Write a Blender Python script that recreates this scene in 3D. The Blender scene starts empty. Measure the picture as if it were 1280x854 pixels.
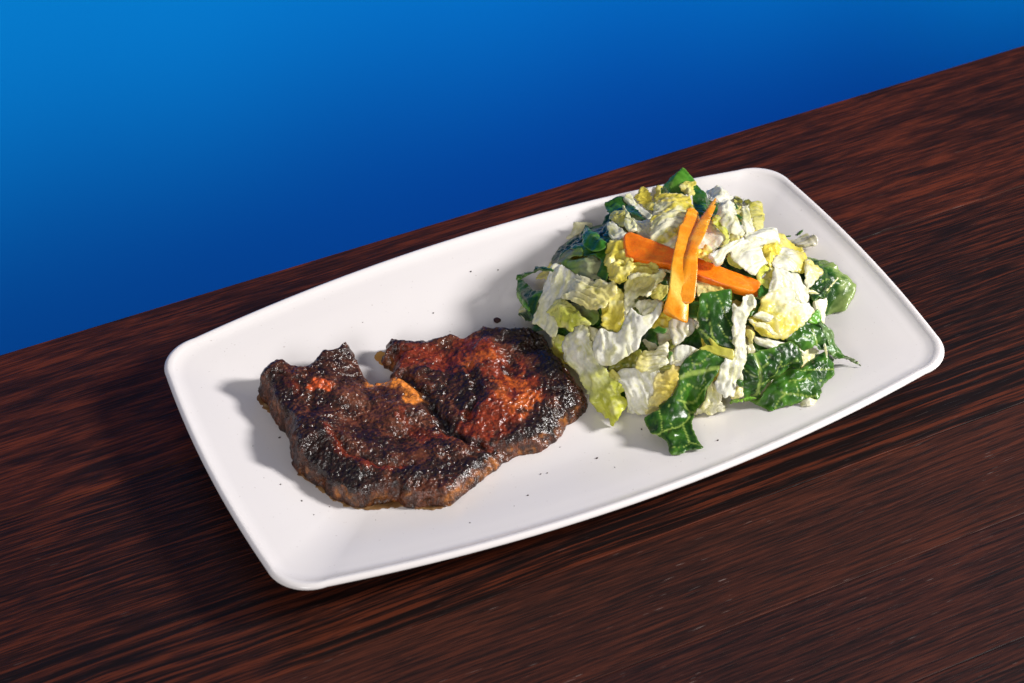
import bpy, bmesh, math, random
import numpy as np
from mathutils import Vector, Matrix
from mathutils.geometry import delaunay_2d_cdt

scene = bpy.context.scene
col = scene.collection

# ------------------------------------------------------------------ camera
cam_data = bpy.data.cameras.new('camera')
cam_data.sensor_width = 36.0
cam_data.lens = 2610.8 / 1280.0 * 36.0
cam_data.clip_start = 0.02
cam_data.clip_end = 50.0
cam = bpy.data.objects.new('camera', cam_data)
col.objects.link(cam)
az, el, roll = 0.4314, 0.728, -0.0177
fwd = Vector((math.sin(az)*math.cos(el), math.cos(az)*math.cos(el), -math.sin(el)))
rt = Vector((math.cos(az), -math.sin(az), 0))
up = rt.cross(fwd)
rx = rt*math.cos(roll) + up*math.sin(roll)
ry = -rt*math.sin(roll) + up*math.cos(roll)
cam.matrix_world = Matrix(((rx.x, ry.x, -fwd.x, -0.3371), (rx.y, ry.y, -fwd.y, -0.6826), (rx.z, ry.z, -fwd.z, 0.7093), (0, 0, 0, 1)))
scene.camera = cam
cam_data.dof.use_dof = True
cam_data.dof.focus_distance = 1.03
cam_data.dof.aperture_fstop = 16.0

# ------------------------------------------------------------------ ambient light of the room
world = bpy.data.worlds.new('World')
scene.world = world
world.use_nodes = True
bg = world.node_tree.nodes['Background']
bg.inputs['Color'].default_value = (1.0, 0.955, 0.95, 1)
bg.inputs['Strength'].default_value = 0.22

# ------------------------------------------------------------------ lamps
def aim(o, target):
    d = Vector(target) - o.location
    o.rotation_euler = d.to_track_quat('-Z', 'Y').to_euler()

def area(name, loc, target, size, power, colour, spread=180):
    d = bpy.data.lights.new(name, 'AREA')
    d.shape = 'DISK'; d.size = size; d.energy = power; d.color = colour; d.spread = math.radians(spread)
    o = bpy.data.objects.new(name, d); col.objects.link(o)
    o.location = loc; aim(o, target)
    return o

# key softbox: right of the table, slightly on the camera's side
KD = Vector((0.029, -0.0145, 0.0198)).normalized()
area('key_lamp', KD*1.5 + Vector((0.0, 0.0, 0.01)), (0.0, 0.0, 0.01), 0.30, 6.1, (1.0, 0.965, 0.945), 80)
# broad weak fill from above the camera
area('fill_lamp', (-0.95, -1.15, 0.85), (0.0, 0.0, 0.0), 0.6, 10.5, (1.0, 0.972, 0.965))
# unseen lamps added below and behind the table's rear edge to grade the wall
def strip(name, loc, target, sx, sy, power, colour, spread):
    d = bpy.data.lights.new(name, 'AREA')
    d.shape = 'RECTANGLE'; d.size = sx; d.size_y = sy; d.energy = power; d.color = colour; d.spread = math.radians(spread)
    o = bpy.data.objects.new(name, d); col.objects.link(o)
    o.location = loc; aim(o, target)
strip('added_wall_flood', (1.00, 0.20, -0.26), (1.00, 0.80, -0.50), 1.5, 0.10, 1.7, (0.20, 0.36, 1.0), 150)  # added hidden strip that gives the wall its base blue
for lx, lz, lp in ((-0.40, -0.10, 11.0), (-0.10, -0.10, 11.0), (0.20, -0.10, 10.0), (0.50, -0.12, 10.0), (0.80, -0.18, 13.0), (1.10, -0.25, 18.0)):  # added spots; their cone edges stand in for the table's soft shadow
    d = bpy.data.lights.new('added_wall_spot', 'SPOT')
    d.energy = lp; d.color = (0.02, 1.0, 0.40); d.spot_size = math.radians(73); d.spot_blend = 1.0; d.shadow_soft_size = 0.03
    o = bpy.data.objects.new('added_wall_spot', d); col.objects.link(o)
    o.location = (lx, 0.20, lz); aim(o, (lx, 0.80, lz - 0.03))

vs = scene.view_settings
vs.view_transform = 'Standard'
vs.look = 'None'
vs.exposure = 0.0
vs.gamma = 1.0
vs.use_curve_mapping = False
scene.cycles.max_bounces = 12
scene.cycles.diffuse_bounces = 8
scene.cycles.caustics_reflective = False
scene.cycles.caustics_refractive = False

# ------------------------------------------------------------------ helpers
def tag(o, label=None, cat=None, group=None, kind=None):
    if label: o['label'] = label
    if cat: o['category'] = cat
    if group: o['group'] = group
    if kind: o['kind'] = kind
    return o

def mesh_obj(name, verts, faces, mat, parent=None, smooth=True, colours=None):
    me = bpy.data.meshes.new(name)
    me.from_pydata([tuple(map(float, v)) for v in verts], [], [tuple(map(int, f)) for f in faces])
    if smooth:
        me.polygons.foreach_set('use_smooth', [True]*len(me.polygons))
    if colours is not None:
        a = me.color_attributes.new('Col', 'FLOAT_COLOR', 'POINT')
        c = np.ones((len(verts), 4), dtype=np.float32)
        c[:, :colours.shape[1]] = colours
        a.data.foreach_set('color', c.ravel())
    me.materials.append(mat)
    me.update()
    ob = bpy.data.objects.new(name, me)
    col.objects.link(ob)
    if parent: ob.parent = parent
    return ob

def vnoise(p, seed=0):
    """smooth lattice noise in [-1, 1] at points p (n x 3)"""
    p = np.asarray(p, dtype=np.float64)
    i = np.floor(p).astype(np.int64); f = p - i
    f = f*f*f*(f*(f*6 - 15) + 10)
    def h(a, b, c):
        n = (a*374761393 + b*668265263 + c*2147483647 + seed*1274126177) & 0xffffffff
        n = ((n ^ (n >> 13))*1274126177) & 0xffffffff
        n = ((n ^ (n >> 15))*2246822519) & 0xffffffff
        return ((n ^ (n >> 16)) & 0xffff)/32767.5 - 1.0
    r = 0
    for dx in (0, 1):
        wx = f[:, 0] if dx else 1 - f[:, 0]
        for dy in (0, 1):
            wy = f[:, 1] if dy else 1 - f[:, 1]
            for dz in (0, 1):
                wz = f[:, 2] if dz else 1 - f[:, 2]
                r = r + wx*wy*wz*h(i[:, 0]+dx, i[:, 1]+dy, i[:, 2]+dz)
    return r

def fbm(p, seed=0, octaves=3):
    r = 0; a = 1.0; p = np.asarray(p)
    for k in range(octaves):
        r = r + a*vnoise(p*2.03**k, seed + 17*k); a *= 0.5
    return r

def cells(p, size, seed=0):
    """rounded granules: for 2-D points p the height (0..1) of the nearest jittered dome"""
    q = p/size; i = np.floor(q).astype(np.int64); best = np.full(len(p), 9.0)
    for dx in (-1, 0, 1):
        for dy in (-1, 0, 1):
            c = i + [dx, dy]
            def h(k):
                n = (c[:, 0]*374761393 + c[:, 1]*668265263 + (seed*7 + k)*1274126177) & 0xffffffff
                n = ((n ^ (n >> 13))*1274126177) & 0xffffffff
                return ((n ^ (n >> 16)) & 0xffff)/65535.0
            d = (c[:, 0] + 0.1 + 0.8*h(1) - q[:, 0])**2 + (c[:, 1] + 0.1 + 0.8*h(2) - q[:, 1])**2
            best = np.minimum(best, d*(0.7 + 0.9*h(3)))
    return np.clip(1 - best/0.55, 0, 1)

def sstep(a, b, x):
    t = np.clip((x - a)/(b - a), 0, 1)
    return t*t*(3 - 2*t)

def closed_spline(P, step, tension=0.5):
    """closed Catmull-Rom through P, sampled about every step"""
    P = np.asarray(P, dtype=float); n = len(P); out = []
    for k in range(n):
        p0, p1, p2, p3 = P[k-1], P[k], P[(k+1) % n], P[(k+2) % n]
        m = max(1, int(round(np.linalg.norm(p2 - p1)/step)))
        for t in np.arange(m)/m:
            m1 = (p2 - p0)*tension*0.8; m2 = (p3 - p1)*tension*0.8
            out.append((2*t**3-3*t**2+1)*p1 + (t**3-2*t**2+t)*m1 + (-2*t**3+3*t**2)*p2 + (t**3-t**2)*m2)
    return np.array(out)

def inside(pts, poly):
    x, y = pts[:, 0], pts[:, 1]; r = np.zeros(len(pts), bool)
    for k in range(len(poly)):
        (x1, y1), (x2, y2) = poly[k-1], poly[k]
        if y1 == y2: continue
        c = ((y1 > y) != (y2 > y)) & (x < (x2-x1)*(y-y1)/(y2-y1) + x1)
        r ^= c
    return r

def poly_dist(p, path, closed=False):
    path = np.asarray(path); best = np.full(len(p), 1e9)
    segs = list(zip(path[:-1], path[1:])) + ([(path[-1], path[0])] if closed else [])
    for a, b in segs:
        ab = b - a; t = np.clip(((p - a) @ ab)/max(ab @ ab, 1e-12), 0, 1)
        best = np.minimum(best, np.linalg.norm(p - a - t[:, None]*ab, axis=1))
    return best

def cdt(poly, pts):
    n = len(poly)
    co = [Vector((float(a), float(b))) for a, b in np.vstack([poly, pts])]
    ed = [(k, (k+1) % n) for k in range(n)]
    v, e, f, ov, oe, of = delaunay_2d_cdt(co, ed, [list(range(n))], 1, 1e-7)
    return np.array([(q.x, q.y) for q in v]), [t for t in f]

def new_mat(name):
    m = bpy.data.materials.new(name); m.use_nodes = True
    nt = m.node_tree
    return m, nt, nt.nodes['Principled BSDF'], nt.nodes['Material Output']

class N:
    """small node-tree writer"""
    def __init__(s, nt): s.nt = nt
    def add(s, t, **kw):
        n = s.nt.nodes.new(t)
        for k, v in kw.items(): setattr(n, k, v)
        return n
    def link(s, a, b): s.nt.links.new(a, b)
    def put(s, v, sock):
        if hasattr(v, 'is_output'): s.link(v, sock)
        else: sock.default_value = v
    def math(s, op, a, b=0.0, clamp=False):
        n = s.add('ShaderNodeMath', operation=op, use_clamp=clamp)
        s.put(a, n.inputs[0]); s.put(b, n.inputs[1]); return n.outputs[0]
    def noise(s, vec, scale, detail=3.0, rough=0.55, dist=0.0):
        n = s.add('ShaderNodeTexNoise'); s.link(vec, n.inputs['Vector'])
        n.inputs['Scale'].default_value = scale; n.inputs['Detail'].default_value = detail
        n.inputs['Roughness'].default_value = rough; n.inputs['Distortion'].default_value = dist
        return n.outputs['Fac']
    def ramp(s, fac, stops):
        n = s.add('ShaderNodeValToRGB'); s.put(fac, n.inputs['Fac'])
        el = n.color_ramp.elements
        while len(el) < len(stops): el.new(0.5)
        for e, (p, c) in zip(el, stops):
            e.position = p; e.color = c if len(c) == 4 else (*c, 1)
        return n.outputs['Color']
    def mix(s, fac, a, b, mode='MIX'):
        n = s.add('ShaderNodeMix', data_type='RGBA', blend_type=mode)
        s.put(fac, n.inputs[0])
        for v, k in ((a, 6), (b, 7)):
            if hasattr(v, 'is_output'): s.link(v, n.inputs[k])
            else: n.inputs[k].default_value = v if len(v) == 4 else (*v, 1)
        return n.outputs[2]
    def bump(s, h, strength, dist, normal=None):
        n = s.add('ShaderNodeBump'); s.link(h, n.inputs['Height'])
        n.inputs['Strength'].default_value = strength; n.inputs['Distance'].default_value = dist
        if normal is not None: s.link(normal, n.inputs['Normal'])
        return n.outputs['Normal']
    def mapping(s, vec, scale, loc=(0, 0, 0)):
        n = s.add('ShaderNodeMapping'); s.link(vec, n.inputs['Vector'])
        n.inputs['Scale'].default_value = scale; n.inputs['Location'].default_value = loc
        return n.outputs['Vector']

# ------------------------------------------------------------------ backdrop wall
def wall_material():
    m, nt, p, out = new_mat('blue_paint'); n = N(nt)
    tc = n.add('ShaderNodeTexCoord').outputs['Object']
    g = n.noise(tc, 900, 2.0)
    big = n.noise(tc, 3.0, 3.0)
    c = n.mix(n.math('MULTIPLY', g, 0.35), (0.0015, 0.105, 0.52), (0.0020, 0.13, 0.60))
    c = n.mix(n.math('MULTIPLY', big, 0.25), c, (0.0015, 0.09, 0.48))
    n.link(c, p.inputs['Base Color'])
    p.inputs['Roughness'].default_value = 0.75
    p.inputs['Specular IOR Level'].default_value = 0.03
    n.link(n.bump(g, 0.25, 0.0006), p.inputs['Normal'])
    return m

WY = 0.80
def box(name, lo, hi, mat, parent=None, bevel=0.0):
    bm = bmesh.new()
    bmesh.ops.create_cube(bm, size=1.0)
    for v in bm.verts:
        v.co = Vector([(lo[k]+hi[k])/2 + v.co[k]*(hi[k]-lo[k]) for k in range(3)])
    if bevel:
        bmesh.ops.bevel(bm, geom=list(bm.edges), offset=bevel, segments=2, affect='EDGES', profile=0.5)
    me = bpy.data.meshes.new(name); bm.to_mesh(me); bm.free()
    me.materials.append(mat)
    ob = bpy.data.objects.new(name, me); col.objects.link(ob)
    if parent: ob.parent = parent
    return ob

w = box('wall', (-1.6, WY, -1.3), (2.2, WY+0.04, 0.9), wall_material())
tag(w, 'plain bright blue wall behind the dark wooden table', 'wall', kind='structure')

# ------------------------------------------------------------------ table of glued dark planks
def wood_material(name, seed, dark, mid, red, band_y, band_lo, band_hi, fine_amt, wave, fleck, fine_y=520, bold=0):
    m, nt, p, out = new_mat(name); n = N(nt)
    tc = n.add('ShaderNodeTexCoord').outputs['Object']
    off = (seed*3.17, seed*1.73, 0)
    # slow wander of the grain lines
    lowv = n.mapping(tc, (3.2, 9.0, 1), off)
    low = n.math('SUBTRACT', n.noise(lowv, 1.0, 2.0, 0.5), 0.5)
    low2 = n.math('SUBTRACT', n.noise(n.mapping(tc, (14, 26, 1), off), 1.0, 2.0, 0.5), 0.5)
    sep = n.add('ShaderNodeSeparateXYZ'); n.link(tc, sep.inputs[0])
    y = n.math('ADD', sep.outputs[1], n.math('MULTIPLY', low, wave))
    y = n.math('ADD', y, n.math('MULTIPLY', low2, wave*0.22))
    cmb = n.add('ShaderNodeCombineXYZ')
    n.link(sep.outputs[0], cmb.inputs[0]); n.link(y, cmb.inputs[1])
    g = cmb.outputs[0]
    bands = n.noise(n.mapping(g, (16.0, band_y, 1), off), 1.0, 4.0, 0.68, 0.12)
    if bold:
        wide = n.noise(n.mapping(g, (7.0, bold, 1), off), 1.0, 2.0, 0.5, 0.4)
        wide = n.math('ADD', n.math('MULTIPLY', n.math('SUBTRACT', wide, 0.5), 1.6), 0.5)
        k = n.add('ShaderNodeMapRange'); k.interpolation_type = 'SMOOTHSTEP'
        n.link(y, k.inputs[0]); k.inputs[1].default_value = -0.035; k.inputs[2].default_value = -0.085
        mxb = n.add('ShaderNodeMix'); n.link(k.outputs[0], mxb.inputs[0]); n.link(bands, mxb.inputs[2]); n.link(wide, mxb.inputs[3])
        bands = mxb.outputs[0]
    fine = n.noise(n.mapping(g, (45, fine_y, 1), off), 1.0, 4.0, 0.68)
    hair = n.noise(n.mapping(g, (30, 950, 1), off), 1.0, 2.0, 0.6)
    patch = n.noise(n.mapping(tc, (6, 18, 1), off), 1.0, 3.0, 0.6)
    f = n.math('ADD', bands, n.math('MULTIPLY', n.math('SUBTRACT', fine, 0.5), fine_amt))
    f = n.math('ADD', f, n.math('MULTIPLY', n.math('SUBTRACT', hair, 0.5), 0.70))
    f = n.math('ADD', f, n.math('MULTIPLY', n.math('SUBTRACT', patch, 0.5), 0.35))
    c = n.ramp(f, [(band_lo, dark), ((band_lo+band_hi)/2, mid), (band_hi, red)])
    # pale open pores and dust scratches
    pore = n.noise(n.mapping(g, (80, 1100, 1), off), 1.0, 1.0, 0.5)
    pk = n.math('MULTIPLY', n.math('SUBTRACT', pore, 0.69), 14.0, True)
    pk = n.math('MULTIPLY', pk, n.math('MULTIPLY', n.math('SUBTRACT', n.noise(n.mapping(tc, (30, 60, 1), off), 1.0), 0.5), 6.0, True))
    c = n.mix(n.math('MULTIPLY', pk, fleck), c, (0.42, 0.33, 0.30))
    dpore = n.math('MULTIPLY', n.math('SUBTRACT', n.noise(n.mapping(g, (60, 1000, 1), (9, 4, 0)), 1.0, 1.0), 0.60), 9.0, True)
    c = n.mix(n.math('MULTIPLY', dpore, 0.6), c, (0.006, 0.004, 0.005))
    n.link(c, p.inputs['Base Color'])
    rg = n.math('ADD', n.math('MULTIPLY', fine, 0.22), 0.36)
    n.link(rg, p.inputs['Roughness'])
    p.inputs['Specular IOR Level'].default_value = 0.22
    h = n.math('ADD', n.math('MULTIPLY', hair, 0.6), n.math('SUBTRACT', n.math('MULTIPLY', fine, 0.6), n.math('MULTIPLY', dpore, 0.7)))
    n.link(n.bump(h, 0.35, 0.00035), p.inputs['Normal'])
    return m

table = bpy.data.objects.new('table', None); col.objects.link(table)
table.location = (0, 0, 0)
tag(table, 'dark reddish brown wooden table of glued planks under the plate', 'table', kind='structure')
PL = [(0.0322, 0.1463), (-0.1115, 0.0320), (-0.1735, -0.1117), (-0.2350, -0.1737), (-0.42, -0.2352)]
D0 = (0.0085, 0.0045, 0.0045)
WM = [wood_material('wood_red_plank', 1, (0.014, 0.0048, 0.0036), (0.042, 0.0105, 0.006), (0.108, 0.022, 0.009), 150, 0.34, 0.70, 0.55, 0.008, 0.1, 700),
      wood_material('wood_zebra_plank', 2, (0.0065, 0.003, 0.003), (0.026, 0.0075, 0.005), (0.085, 0.0185, 0.008), 560, 0.37, 0.68, 0.45, 0.012, 0.15, 1000, 300),
      wood_material('wood_brown_plank', 3, (0.013, 0.0055, 0.0052), (0.038, 0.0112, 0.0075), (0.072, 0.0185, 0.010), 460, 0.32, 0.70, 0.60, 0.006, 0.40, 1000),
      wood_material('wood_fine_plank', 4, (0.0085, 0.0042, 0.005), (0.030, 0.0090, 0.0075), (0.062, 0.0165, 0.010), 500, 0.34, 0.70, 0.60, 0.006, 0.55, 1000)]
for k, (y0, y1) in enumerate(PL):
    box('plank', (-0.9, y0, -0.032 - 0.0001*k), (1.1, y1, 0.0), WM[min(k, 3)], table, bevel=0.0004 if k else 0.0006)

# ------------------------------------------------------------------ plate
PZ = 0.008          # height of the plate's floor above the table
PA, PB, PR, PSA, PSB = 0.18, 0.1056, 0.0204, 0.0035, 0.0149
PROFILE = [(0.062, 0.0006), (0.052, 0.0), (0.049, 0.0), (0.045, 0.0022), (0.032, 0.0065), (0.016, 0.0122), (0.005, 0.0168), (0.0012, 0.0190),
           (0.0, 0.0206), (0.0005, 0.0217), (0.0017, 0.0224), (0.0032, 0.0220), (0.0046, 0.0211), (0.0066, 0.0201), (0.0115, 0.0187),
           (0.018, 0.0171), (0.026, 0.0149), (0.036, 0.0121), (0.047, 0.0096), (0.060, 0.0083), (0.080, 0.0080)]
def plate_ring(d, n=40, nc=14):
    a, b = PA - d, PB - d
    k = 1 - d/0.13
    r, sa, sb = PR*max(0.4, 1 - d/0.06*0.5), PSA*k, PSB*k
    cx, cy = a - r - sa, b - r - sb
    t = np.linspace(-1, 1, n); th = np.linspace(0, math.pi/2, nc+2)[1:-1]
    # the corner arc is blended so that its ends meet the bowed sides
    arc = np.c_[cx + r*np.cos(th), cy + r*np.sin(th)]
    q = [np.c_[a - sa*t**2, cy*t], arc, np.c_[cx*t[::-1], b - sb*t**2], arc[::-1]*[-1, 1],
         np.c_[-a + sa*t**2, -cy*t], -arc, np.c_[cx*t, -b + sb*t**2], arc[::-1]*[1, -1]]
    return np.vstack(q)
def profile_curve(n=110):
    P = np.array(PROFILE); s = np.r_[0, np.cumsum(np.linalg.norm(np.diff(P, axis=0), axis=1))]
    # cubic Hermite through the profile, denser at the lip
    u = np.unique(np.r_[np.linspace(0, s[-1], n//2), np.linspace(s[5], s[14], n//2), s])
    m = np.gradient(P, s, axis=0)
    out = []
    for x in u:
        k = min(max(np.searchsorted(s, x) - 1, 0), len(s)-2); h = s[k+1]-s[k]; t = (x - s[k])/h
        out.append((2*t**3-3*t**2+1)*P[k] + (t**3-2*t**2+t)*h*m[k] + (-2*t**3+3*t**2)*P[k+1] + (t**3-t**2)*h*m[k+1])
    return np.array(out)
def plate_z(x, y):
    """height of the plate's upper side (approximate inset from the outline)"""
    sy = PB - PSB*(x/(PA-PR))**2; sx = PA - PSA*(y/(PB-PR))**2
    d = np.minimum(sy - np.abs(y), sx - np.abs(x))
    P = np.array(PROFILE[10:])
    return np.interp(d, P[:, 0], P[:, 1])

def plate_material():
    m, nt, p, out = new_mat('white_glaze'); n = N(nt)
    tc = n.add('ShaderNodeTexCoord').outputs['Object']
    a = n.noise(tc, 14, 3.0); b = n.noise(tc, 420, 2.0); s = n.noise(tc, 900, 0.0)
    c = n.mix(a, (0.785, 0.750, 0.742), (0.81, 0.778, 0.770))
    pit = n.math('MULTIPLY', n.math('SUBTRACT', s, 0.80), 10.0, True)
    c = n.mix(n.math('MULTIPLY', pit, 0.5), c, (0.42, 0.36, 0.34))
    n.link(c, p.inputs['Base Color'])
    n.link(n.math('ADD', n.math('MULTIPLY', a, 0.12), 0.16), p.inputs['Roughness'])
    p.inputs['Specular IOR Level'].default_value = 0.5
    p.inputs['Subsurface Weight'].default_value = 0.0
    n.link(n.bump(n.math('ADD', a, n.math('MULTIPLY', b, 0.03)), 0.25, 0.0012), p.inputs['Normal'])
    return m

prof = profile_curve()
rings = [plate_ring(d) for d, z in prof]
nr = len(rings[0]); V = []; F = []
for ring, (d, z) in zip(rings, prof):
    V += [(x, y, z) for x, y in ring]
for k in range(len(rings)-1):
    for j in range(nr):
        j2 = (j+1) % nr
        F.append((k*nr+j, k*nr+j2, (k+1)*nr+j2, (k+1)*nr+j))
F.append(tuple(range(nr-1, -1, -1)))
F.append(tuple(range((len(rings)-1)*nr, len(rings)*nr)))
plate = mesh_obj('plate', V, F, plate_material())
tag(plate, 'white rectangular ceramic plate with rounded corners and raised rim on the table', 'plate')

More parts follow.
